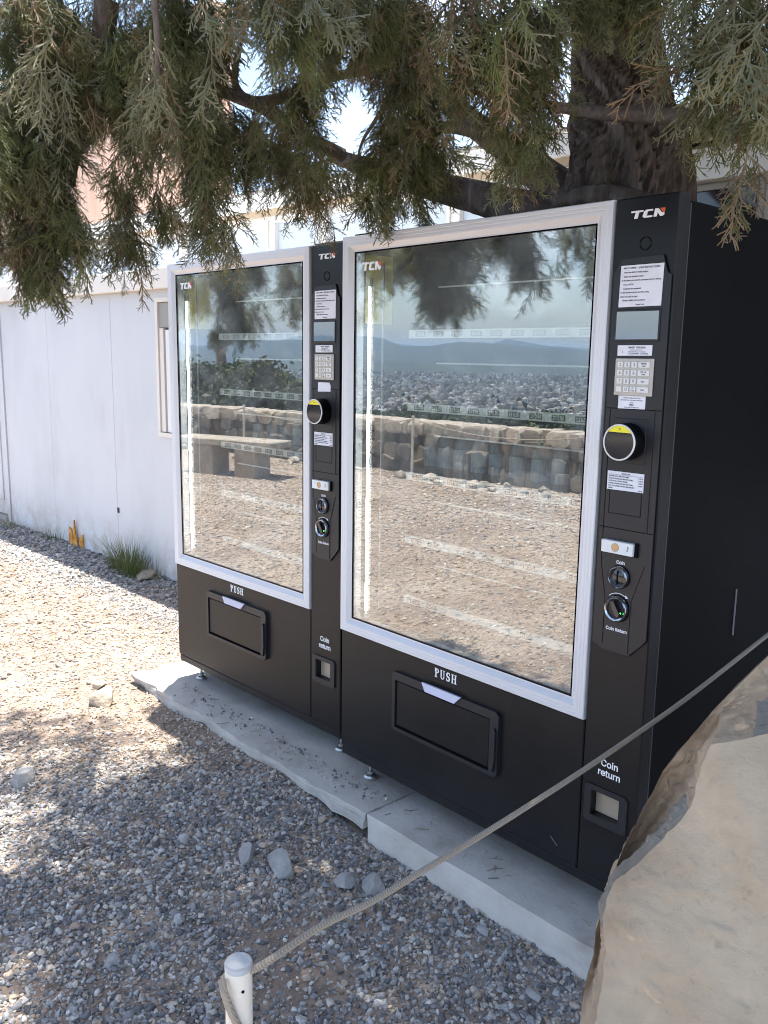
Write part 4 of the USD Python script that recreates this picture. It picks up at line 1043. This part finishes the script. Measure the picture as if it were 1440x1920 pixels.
def frond(seed, L=.15, n=16, wide=.46, r=.0013):
    """One hanging spray: a crooked axis with side twigs, each bearing short blunt cord-like twigs."""
    q = np.random.default_rng(seed); S = []
    K = 6; ax = [np.zeros(3)]; d = np.array([q.normal(0, .25), q.normal(0, .25), -1.0])
    for i in range(K):
        d = d + np.array([q.normal(0, .28), q.normal(0, .28), -.25]); d /= np.linalg.norm(d)
        ax.append(ax[-1] + d * L / K)
    ax = np.array(ax)
    for i in range(K):
        S.append((ax[i], ax[i + 1], r * 1.35 * (1 - .1 * i), r * 1.35 * (1 - .1 * (i + 1))))

    def twig(p, d, l, rr, depth):
        m_ = p + d * l * .5
        d2 = d + np.array([q.normal(0, .22), q.normal(0, .22), -.28 + q.normal(0, .15)]); d2 /= np.linalg.norm(d2)
        e = m_ + d2 * l * .5
        S.append((p, m_, rr, rr * .9)); S.append((m_, e, rr * .9, rr * .62))
        if depth:
            k = max(2, int(l / .0095)); lat = np.cross(d, q.normal(size=3)); lat /= np.linalg.norm(lat) + 1e-9
            for j in range(k):
                f = .2 + .75 * j / k
                b = p + (m_ - p) * f * 2 if f < .5 else m_ + (e - m_) * (f - .5) * 2
                a2 = q.uniform(.5, .95); w = lat * (1 if j % 2 else -1) + q.normal(0, .35, 3)
                dd = d2 * math.cos(a2) + w * math.sin(a2); dd /= np.linalg.norm(dd)
                S.append((b, b + dd * (.006 + .016 * (1 - f)) * q.uniform(.7, 1.3), rr * .9, rr * .6))
    for i in range(n):
        f = (.1 + .9 * i / n) * K; j = min(int(f), K - 1); p = ax[j] + (ax[j + 1] - ax[j]) * (f - j)
        a = i * 2.4 + q.normal(0, .5); an = q.uniform(.5, 1.0); dr = (ax[j + 1] - ax[j]); dr /= np.linalg.norm(dr)
        sd_ = np.array([math.cos(a), .75 * math.sin(a), 0])
        d = dr * math.cos(an) + sd_ * math.sin(an); d /= np.linalg.norm(d)
        twig(p, d, L * wide * (1.05 - f / K) ** .7 * q.uniform(.6, 1.15) + .012, r, 1)
    V, F = [], []
    for a, b, r0, r1 in S:
        d = b - a; d = d / (np.linalg.norm(d) + 1e-9)
        x = np.cross(d, [0.3, .9, .2]); x /= np.linalg.norm(x) + 1e-9; y = np.cross(d, x)
        k = len(V)
        for rr_, c in ((r0, a), (r1, b)):
            for w in range(3):
                V.append(c + rr_ * (math.cos(w * 2.0944) * x + math.sin(w * 2.0944) * y))
        for w in range(3):
            w2 = (w + 1) % 3
            F += [[k + w, k + w2, k + 3 + w2], [k + w, k + 3 + w2, k + 3 + w]]
    return trimesh.Trimesh(np.array(V), F, process=False)


PRO = [('spray', frond(1), leaf_green, False), ('spray_001', frond(2, .18, 16), leaf_green, False), ('spray_002', frond(3, .13, 12, .6), leaf_green, False), ('spray_003', frond(4, .17, 13, .42), leaf_green, False),
       ('spray_004', frond(5, .16, 14, .5, .0016), leaf_grey, False), ('spray_005', frond(6, .18, 13, .55, .0017), leaf_grey, False),
       ('spray_006', frond(7, .15, 12, .45, .0014), leaf_brown, False), ('spray_007', frond(8, .18, 11, .4, .0014), leaf_brown, False)]
FP, FQ, FS, FI = [], [], [], []
fr = np.random.default_rng(23)


def clump(c, rx, rz, ry=None, lai=4.2, mix=(.62, .2, .18), sc=1.0, droop=.38):
    """A mass of sprays in an ellipsoid with axes along the picture's right, depth and up."""
    ry = ry or .75 * min(rx, rz) + .04
    nn = int(lai * math.pi * rx * rz / (.0038 * sc * sc)) + 3
    d = fr.normal(size=(nn, 3)); d /= np.linalg.norm(d, axis=1, keepdims=True); rad = fr.random(nn) ** .42
    o = d * rad[:, None]
    lump = meshkit.fbm(o * 2.3 + np.asarray(c), 3, 8)
    ok = fr.random(nn) < np.clip(1.6 - 1.9 * np.abs(rad) ** 3 * (1.15 - lump), .1, 1)
    o = o[ok]; nn = len(o)
    rh = RT * np.array([1, 1, 0]); rh /= np.linalg.norm(rh); fh = np.array([-rh[1], rh[0], 0])
    p = np.asarray(c) + o[:, :1] * rx * rh + o[:, 1:2] * ry * fh + np.array([0, 0, 1]) * (o[:, 2:] * rz + .075 * sc)
    yaw = axis_quat(np.tile([0, 0, 1.0], (nn, 1)), fr.uniform(0, 6.28, nn))
    tl = axis_quat(np.stack([fr.normal(size=nn), fr.normal(size=nn), np.zeros(nn)], 1), np.abs(fr.normal(0, droop, nn)))
    FP.append(p); FQ.append(qmul(tl, yaw)); FS.append(sc * fr.uniform(.6, 1.1, nn))
    kind = fr.choice(3, nn, p=mix)
    FI.append(np.where(kind == 0, fr.integers(0, 4, nn), np.where(kind == 1, fr.integers(4, 6, nn), fr.integers(6, 8, nn))))


def cpx(px, py, rx, rz, t, **k):
    clump(at(px, py, t), rx * t / FPX, rz * t / FPX, **k)


G, Br, Gy = (.72, .12, .16), (.3, .2, .5), (.3, .6, .1)
CL = [(60, 90, 95, 150, 3.0), (30, 330, 70, 190, 3.05), (95, 300, 70, 170, 3.0), (115, 455, 48, 75, 2.95), (40, 500, 55, 62, 3.0), (85, 525, 45, 45, 2.95), (150, 470, 22, 60, 2.9), (145, 160, 45, 120, 3.1),
      (215, 150, 70, 150, 3.0), (205, 330, 20, 50, 3.2), (232, 385, 34, 80, 2.85), (218, 470, 18, 45, 2.85), (248, 480, 18, 65, 2.85), (300, 420, 13, 65, 2.9), (320, 420, 10, 50, 2.9), (265, 260, 45, 90, 3.0),
      (330, 60, 80, 110, 2.7), (310, 210, 60, 80, 2.6), (365, 260, 60, 110, 2.6), (385, 360, 45, 75, 2.55), (400, 435, 32, 55, 2.5), (425, 480, 15, 28, 2.45), (395, 110, 40, 80, 2.9),
      (470, 300, 70, 80, 2.8), (540, 300, 75, 80, 2.7), (560, 200, 60, 75, 2.8), (500, 350, 45, 28, 2.75), (590, 365, 55, 50, 2.8), (600, 415, 14, 32, 2.8), (640, 350, 55, 40, 2.8), (640, 408, 16, 18, 2.8), (440, 250, 50, 70, 2.9),
      (530, 70, 70, 90, 2.3), (610, 90, 60, 80, 2.6), (690, 60, 70, 80, 2.6), (580, 15, 90, 55, 2.4), (450, 40, 30, 50, 2.5), (660, 215, 14, 45, 2.9), (690, 130, 35, 40, 2.8),
      (720, 330, 60, 50, 2.9), (700, 395, 35, 32, 2.9), (790, 300, 70, 70, 2.9), (740, 250, 45, 60, 2.9), (730, 405, 18, 22, 2.9), (775, 385, 25, 35, 2.9), (770, 120, 60, 110, 2.8), (745, 60, 60, 70, 2.8), (800, 210, 40, 60, 3.0), (840, 330, 35, 40, 2.9),
      (885, 100, 85, 100, 2.1), (940, 70, 90, 80, 2.1), (920, 185, 80, 75, 2.1), (985, 150, 65, 90, 2.1), (965, 240, 70, 50, 2.1), (1020, 90, 45, 110, 2.15), (985, 320, 38, 55, 2.15), (945, 335, 25, 28, 2.15), (1020, 250, 30, 40, 2.2),
      (1080, 20, 60, 45, 2.4), (1150, 25, 70, 40, 2.5), (1210, 15, 45, 45, 2.5), (1240, 110, 14, 70, 2.7), (1195, 60, 25, 25, 2.7),
      (1340, 60, 65, 100, 1.8), (1410, 70, 60, 110, 1.7), (1330, 160, 50, 60, 1.8), (1390, 200, 60, 75, 1.75), (1345, 240, 35, 45, 1.8), (1420, 260, 40, 40, 1.7), (1300, 20, 30, 45, 1.9)]
for px, py, rx, rz, t in CL:
    near = t < 2.25
    mix = (.62, .24, .14) if 800 < px < 1030 else (.56, .24, .2) if px > 1280 else (.68, .2, .12)
    cpx(px, py, rx * .86, rz * .86, t, mix=mix, lai=7.2 if not near else 5.6)
cpx(1428, 368, 30, 26, 1.6, mix=(.05, .1, .85), lai=4)
cpx(835, 60, 26, 60, 2.05, mix=(.05, .1, .85), lai=5)
cpx(1385, 110, 30, 40, 1.7, mix=(.05, .15, .8), lai=4)
for px, py, rx, rz, t in [(305, 190, 30, 45, 2.1), (375, 110, 22, 60, 2.1), (110, 160, 35, 70, 2.4), (545, 40, 70, 50, 1.8), (960, 100, 30, 70, 1.95), (1420, 150, 25, 60, 1.55)]:
    cpx(px, py, rx, rz, t, mix=(.12, .8, .08), lai=1.3, sc=1.15)


# sprays that hang in front of the doors but outside the picture; their mirror images show in the glass
def mirror_at(px, py, dist, left=False):
    d = ray(px, py)
    P0, a = (np.array([LLOC[0], LLOC[1] + .01, 0]), LA) if left else (np.array([0, .009, 0]), 0)
    nn = np.array([math.sin(a), -math.cos(a), 0])
    t = ((P0 - EYE) @ nn) / (d @ nn)
    return EYE + t * d + dist * (d - 2 * (d @ nn) * nn)


for px, py, rx, rz, dd, lf in [(800, 480, 60, 55, 1.7, 0), (880, 470, 75, 75, 1.6, 0), (960, 460, 45, 75, 1.6, 0), (755, 480, 35, 55, 1.8, 0), (870, 560, 35, 45, 1.6, 0), (830, 545, 40, 30, 1.6, 0), (705, 510, 40, 75, 1.9, 0), (728, 500, 28, 70, 1.9, 0), (690, 480, 20, 40, 1.9, 0), (1095, 455, 32, 75, 1.5, 0), (1118, 520, 18, 45, 1.5, 0), (1060, 470, 12, 50, 1.6, 0), (670, 610, 10, 50, 1.6, 0),
                               (355, 560, 50, 50, 1.9, 1), (430, 540, 55, 80, 1.8, 1), (455, 620, 30, 35, 1.8, 1), (415, 635, 22, 28, 1.8, 1), (480, 500, 30, 60, 1.7, 1), (480, 600, 18, 22, 1.8, 1), (548, 530, 28, 50, 1.7, 1), (565, 590, 14, 30, 1.7, 1)]:
    L = dd + np.linalg.norm(mirror_at(px, py, 0, lf) - EYE)
    clump(mirror_at(px, py, dd, lf), (.95 if lf else .82) * rx * L / FPX, (.95 if lf else .82) * rz * L / FPX, lai=4.6 if lf else 3.6, mix=(.7, .15, .15))

# the crown overhead, which shades the gravel
SHADE = Polygon([(-1.1, .9), (-1.05, .0), (-1.02, -.33), (-1.5, -.55), (-1.75, -.78), (-1.0, -1.0), (-.70, -1.0), (-.56, -.88), (-.42, -.90), (-.30, -1.06), (-.14, -.97), (.02, -.97), (.2, -1.09), (.42, -1.3), (.7, -1.5), (1.6, -1.75), (3.0, -1.9), (3.6, 0), (3.4, 2.6), (.6, 3.2), (-.6, 2.4)])
FLECKS = []
for fpx, fpy, ra in [(215, 1466, .10), (150, 1440, .07), (160, 1640, .075), (690, 1790, .085), (300, 1400, .13), (620, 1500, .06), (890, 1770, .055), (60, 1420, .09), (225, 1375, .12), (530, 1412, .06), (215, 1475, .11)]:
    g_ = EYE + ray(fpx, fpy) * (-.09 - EYE[2]) / ray(fpx, fpy)[2]
    FLECKS.append((g_[0], g_[1], ra * 1.5, ra))
cnt = 0
while cnt < 1150:
    x, y, h = fr.uniform(-2.6, 3.6), fr.uniform(-2.0, 3.2), fr.uniform(2.9, 4.8)
    gx_, gy_ = x - SUN_SLOPE[0] * h, y - SUN_SLOPE[1] * h
    pp = Point(gx_, gy_)
    if not SHADE.contains(pp):
        continue
    d = np.array([x, y, h]) - EYE
    a_, b_, f_ = project(np.array([x, y, h - .35]))
    if f_ > 0 and b_ > -60 and -150 < a_ < 1600:
        continue
    edge = SHADE.exterior.distance(pp)
    if edge < .3 and meshkit.noise(np.array([[gx_ * 3.2, gy_ * 3.2, 1.0]]), 2)[0] > .45 + edge * 1.6:
        continue
    if edge >= .45 and meshkit.noise(np.array([[gx_ * 2.6, gy_ * 2.6, 7.0]]), 4)[0] > .93:
        continue
    clump((x, y, h), .22, .14, .2, lai=1.9, sc=2.4, droop=.7)
    cnt += 1
FP, FQ, FS, FI = np.vstack(FP), np.vstack(FQ), np.concatenate(FS), np.concatenate(FI)
# breaks in the crown through which the sky, the roof and the trunk are seen
keep = np.ones(len(FP), bool)
for dz in (0, -.07, -.13):
    a_, b_, f_ = project(FP + np.stack([0 * FS, 0 * FS, dz * FS], 1))
    w_ = meshkit.fbm(np.stack([a_ / 22, b_ / 22, FS * 0], 1), 3, 91)
    for gx0, gy0, ra, rb in [(655, 232, 48, 68), (452, 140, 26, 60), (1268, 120, 13, 85), (180, 330, 30, 66), (1168, 215, 82, 118), (1052, 262, 18, 34), (905, 318, 26, 18), (868, 290, 22, 22), (1265, 265, 26, 34), (1330, 330, 70, 22), (505, 372, 50, 22), (640, 395, 40, 20), (500, 425, 70, 30), (180, 475, 20, 85), (312, 530, 46, 60), (272, 450, 12, 40), (348, 425, 12, 45), (15, 545, 22, 18)]:
        r_ = np.hypot((a_ - gx0) / ra, (b_ - gy0) / rb)
        keep &= ~((f_ > 0) & (f_ < 6) & (r_ < .72 + .75 * (w_ - .2)))
# sun flecks: openings in the upper crown that let the sun through to the gravel
import shapely
for dz in (0, -.28):
    gx1, gy1 = FP[:, 0] - SUN_SLOPE[0] * (FP[:, 2] + dz), FP[:, 1] - SUN_SLOPE[1] * (FP[:, 2] + dz)
    high = FP[:, 2] > 2.75
    wob = .22 * (meshkit.fbm(np.stack([gx1 * 3, gy1 * 3, FS * 0], 1), 3, 17) - .5)
    keep &= ~(high & ~shapely.contains_xy(SHADE, gx1 + wob, gy1 + wob))
    for hx, hy, ra, rb in FLECKS:
        keep &= ~(high & (np.hypot((gx1 - hx) / ra, (gy1 - hy) / rb) < 1 + 2.2 * wob))
FP, FQ, FS, FI = FP[keep], FQ[keep], FS[keep], FI[keep]
print('sprays', len(FP))
fo = instancer(str(tree.GetPath()) + '/foliage', FP, FQ, np.repeat(FS[:, None], 3, 1), FI, PRO)
tag(fo, kind='stuff')
#@FAR
# ------------------------------------------------------------------ what stands behind the camera and shows in the glass
wall_stone = MN('wall_stone', [(0.25, (0.06, 0.05, 0.038)), (0.5, (0.12, 0.10, 0.077)), (0.8, (0.21, 0.18, 0.145))], 5.0, 0.9, bump=0.5, bscale=25, bdist=0.02)  # wall body darkened: shade on its face put into the colour
cap_stone = MN('cap_stone', [(0.25, (0.19, 0.158, 0.125)), (0.5, (0.31, 0.27, 0.225)), (0.8, (0.41, 0.37, 0.32))], 6.0, 0.9, bump=0.5, bscale=25, bdist=0.02)
dw = thing('dry_stone_wall', 'low rubble stone wall along the terrace edge, mirrored in the door glass', 'wall')
wr = np.random.default_rng(41)
L_ = 16.5
start = WALL_A + WD * 3.2
courses = [(0, .24), (.21, .22), (.40, .20), (.57, .19)]


def wall_block(seed, w, d, h):
    q = np.random.default_rng(seed)
    p = np.array([[x, y, z] for x in (-1, -.6, .6, 1) for y in (-1, -.6, .6, 1) for z in (-1, -.5, .5, 1) if (abs(x) == 1) + (abs(y) == 1) + (abs(z) == 1) <= 2]) * [w / 2, d / 2, h / 2]
    p = p * (1 + q.normal(0, .07, p.shape))
    return trimesh.convex.convex_hull(p)


for z0, hh in courses:
    s = 0
    while s < L_:
        w = wr.uniform(.13, .36)
        p = start + WD * (s + w / 2) + WN * wr.normal(0, .025)
        m = wall_block(int(wr.integers(1e6)), w * .98, .46 + wr.uniform(-.06, .06), hh * 1.02)
        m.apply_transform(trimesh.transformations.rotation_matrix(math.atan2(WD[1], WD[0]) + wr.normal(0, .06), [0, 0, 1]))
        obj('stone', moved(m, p[0], p[1], float(near_ground(p[0], p[1])) + z0 + hh / 2 - .02), cap_stone if z0 > .5 else wall_stone, dw, 30)
        s += w * .93
core = cat([box(-.0, L_, -.1, .1, -.3, .62)])
core.apply_transform(trimesh.transformations.rotation_matrix(math.atan2(WD[1], WD[0]), [0, 0, 1]))
obj('core', moved(core, start[0], start[1], -.1), ground_mat, dw)
for k in range(60):
    p = start + WD * wr.uniform(1, L_ - 3) - WN * wr.uniform(.35, .9)
    r = wr.uniform(.04, .13)
    m = rock(900 + k, (r, r * .8, r * .6), 1)
    obj('fallen_stone', moved(m, p[0], p[1], float(near_ground(p[0], p[1])) + r * .3), cap_stone, dw, 30)
bench = thing('stone_bench', 'pale stone bench on two block legs, mirrored in the left door glass', 'bench', (-7.75, -4.78, -.09), -.28)
obj('seat', cbox(-.85, .85, -.24, .24, .40, .49, .012), cap_stone, bench)
obj('leg', cbox(-.55, -.20, -.19, .19, -.05, .399, .012), rock_tan, bench)
obj('leg', cbox(.18, .52, -.19, .19, -.05, .399, .012), rock_tan, bench)
pts = [start + WD * s - WN * .55 for s in (.5, 3.5, 6.5, 9.5, 12.5, 15.5)]
for i, p in enumerate(pts):
    q = thing('rope_post', 'white tube post of the rope along the stone wall', 'post', (p[0], p[1], -.12), 0, 'rope posts along the stone wall')
    obj('tube', lathe([(0, 0), (.018, 0), (.018, .86), (0, .865)], 16), post_white, q, 40)
rr = []
for a, b in zip(pts[:-1], pts[1:]):
    for s in np.linspace(0, 1, 14)[:-1]:
        p = a + (b - a) * s; rr.append((p[0], p[1], .70 - .16 * 4 * s * (1 - s)))
obj('barrier_rope', tube(rr, .008, 6), rope_mat, None, label='sagging rope between white posts along the stone wall', cat='rope')

# trees on the slope and hill beyond the wall
def blob_tree(seed, h=6.0, w=3.0, tall=False):
    """A crown of leaf tufts gathered in clumps round a short stem."""
    q = np.random.default_rng(seed); V, F = [], []
    for k in range(60):
        a = q.uniform(0, 6.28); f = q.random() ** .8
        r = w * .5 * q.uniform(.1, .95) * ((1 - f) * 1.0 if tall else math.sqrt(max(.05, 1 - (2 * f - .8) ** 2)))
        c = np.array([r * math.cos(a), r * math.sin(a), h * (.12 + .85 * f)]); cr = w * (.14 if tall else .2) * q.uniform(.7, 1.3)
        for _ in range(44):
            p = c + q.normal(0, cr * .55, 3) * [1, 1, .8]; e = q.normal(size=3); e /= np.linalg.norm(e); g = np.cross(e, q.normal(size=3)); g /= np.linalg.norm(g)
            s_ = w * q.uniform(.035, .075); j = len(V)
            V += [p - e * s_, p + g * s_ * .8, p + e * s_]; F.append([j, j + 1, j + 2])
    st = tube([(0, 0, -1), (0, 0, h * .5)], [w * .05, w * .03], 6)
    return cat([trimesh.Trimesh(np.array(V), F, process=False), st])


wood_mat = leaf_mat('wood_leaves', [(0, (0.018, 0.032, 0.012)), (0.5, (0.035, 0.052, 0.02)), (1, (0.06, 0.07, 0.03))], .1)
TP = [('pine', blob_tree(1), wood_mat, False), ('pine_001', blob_tree(2, 7, 4.5), wood_mat, False), ('pine_002', blob_tree(3, 4.5, 4), wood_mat, False), ('slender_cypress', blob_tree(4, 9, 1.5, True), wood_mat, False)]
wq = np.random.default_rng(55)
pos, sc_l, pid = [], [], []
while len(pos) < 2600:
    az = math.radians(wq.uniform(-75, -12)); d = wq.uniform(14, 520) if len(pos) > 500 else wq.uniform(13, 40)
    x, y = d * math.sin(az), -d * math.cos(az)
    s = (x - WALL_A[0]) * WN[0] + (y - WALL_A[1]) * WN[1]
    if s < 4:
        continue
    k = int(wq.choice(4, p=[.3, .3, .34, .06]))
    sc1 = wq.uniform(.7, 1.2) * (.85 if d > 60 else .5)
    z = float(terrain(x, y)) - .2
    top = z + (6, 7, 4.5, 9)[k] * sc1
    az_d = -math.degrees(az)
    Dv = math.hypot(x - EYE[0], y + EYE[1]) + .01           # from the mirror image of the eye
    lim = 1.545 - Dv * (.012 + .05 * float(sstep(53.5, 49.5, az_d)))  # keep the outlook over the plain open
    if top > lim:
        sc1 = sc1 * (lim - z) / (top - z) * wq.uniform(.8, 1.0) if lim > z else 0
    if sc1 < .12:
        continue
    pos.append((x, y, z)); sc_l.append(sc1); pid.append(k)
pos = np.array(pos)
wd = instancer('/World/hillside_wood', pos, axis_quat(np.tile([0, 0, 1.0], (len(pos), 1)), wq.uniform(0, 6.28, len(pos))), np.repeat(np.array(sc_l)[:, None], 3, 1), pid, TP)
tag(wd, 'dark green wood on the slope and hill beyond the stone wall', 'wood', kind='stuff')
tw_ = np.array([-262.0, -178.0]); tz = float(terrain(*tw_))
twr = thing('stone_tower', 'small round topped stone tower on the wooded hill, mirrored in the left door glass', 'tower', (tw_[0], tw_[1], tz - .5))
obj('shaft', lathe([(0, 0), (2.0, 0), (1.8, 9), (1.7, 12), (1.1, 13.6), (0, 14)], 20), wall_stone, twr, 50)


# the town on the plain
def town_block(seed, w, d, f):
    q = np.random.default_rng(seed); ms = [box(-w / 2 + .5, w / 2 - .5, -d / 2 + .5, d / 2 - .5, 0, f * 3)]
    for k in range(f + 1):
        ms.append(box(-w / 2, w / 2, -d / 2, d / 2, k * 3 - .2, k * 3 + 1.0))
    ms.append(box(-w * .2, w * .1, -d * .2, d * .2, f * 3 + 1, f * 3 + 3.2))
    return cat(ms)


town_mat = usdkit.material(stage, '/World/Looks/town_render', {'o': ('object_info', {}), 'r': ('rgb_ramp', {'ramp': [(0, (0.12, 0.10, 0.08)), (.4, (0.24, 0.21, 0.18)), (.75, (0.42, 0.40, 0.36)), (.92, (0.65, 0.64, 0.62)), (1, (0.35, 0.24, 0.15))]}), 'p': ('principled_bsdf', {'roughness': .8, 'specular_ior_level': .2})},
                           [('o.random', 'r.fac'), ('r.color', 'p.base_color')], surface='p.BSDF')
CP = [('apartment_block', town_block(1, 14, 11, 4), town_mat, False), ('apartment_block_001', town_block(2, 18, 12, 6), town_mat, False), ('apartment_block_002', town_block(3, 12, 12, 3), town_mat, False), ('apartment_block_003', town_block(4, 16, 14, 7), town_mat, False), ('street_tree', moved(trimesh.creation.icosphere(2, 5.0), 0, 0, 4), wood_mat, False)]
cq = np.random.default_rng(66)
n = 26000
az = np.radians(cq.uniform(-68, -18, n)); d = 560 + 4600 * cq.random(n) ** 1.5
x, y = d * np.sin(az), -d * np.cos(az)
keep = (meshkit.noise(np.stack([x / 350, y / 350, x * 0], 1), 5) > .25)
x, y, d = x[keep], y[keep], d[keep]; n = len(x)
pid = cq.choice(5, n, p=[.15, .13, .15, .1, .47])
sc1 = cq.uniform(.5, .8, n)
tn = instancer('/World/town', np.stack([x, y, terrain(x, y)], 1), axis_quat(np.tile([0, 0, 1.0], (n, 1)), cq.choice([0.2, 1.77, .5, 2.07], n) + cq.normal(0, .08, n)), np.repeat(sc1[:, None], 3, 1), pid, CP)
tag(tn, 'dense pale town on the plain below, mirrored in the right door glass', 'town', kind='stuff')
#@HAZE
# ------------------------------------------------------------------ haze over the plain
air = usdkit.material(stage, '/World/Looks/air', {'v': ('principled_volume', {'color': (0.45, 0.68, 1.0), 'density': HAZE, 'anisotropy': 0.2})}, [], volume='v.volume')
hz = obj('haze', box(-16500, 9500, -16500, 9500, float(Z.min()) - 1.0, max(float(Z.max()), 14.0) + 5.0), air)
tag(hz, 'pale blue summer haze over the plain', 'haze', kind='stuff')
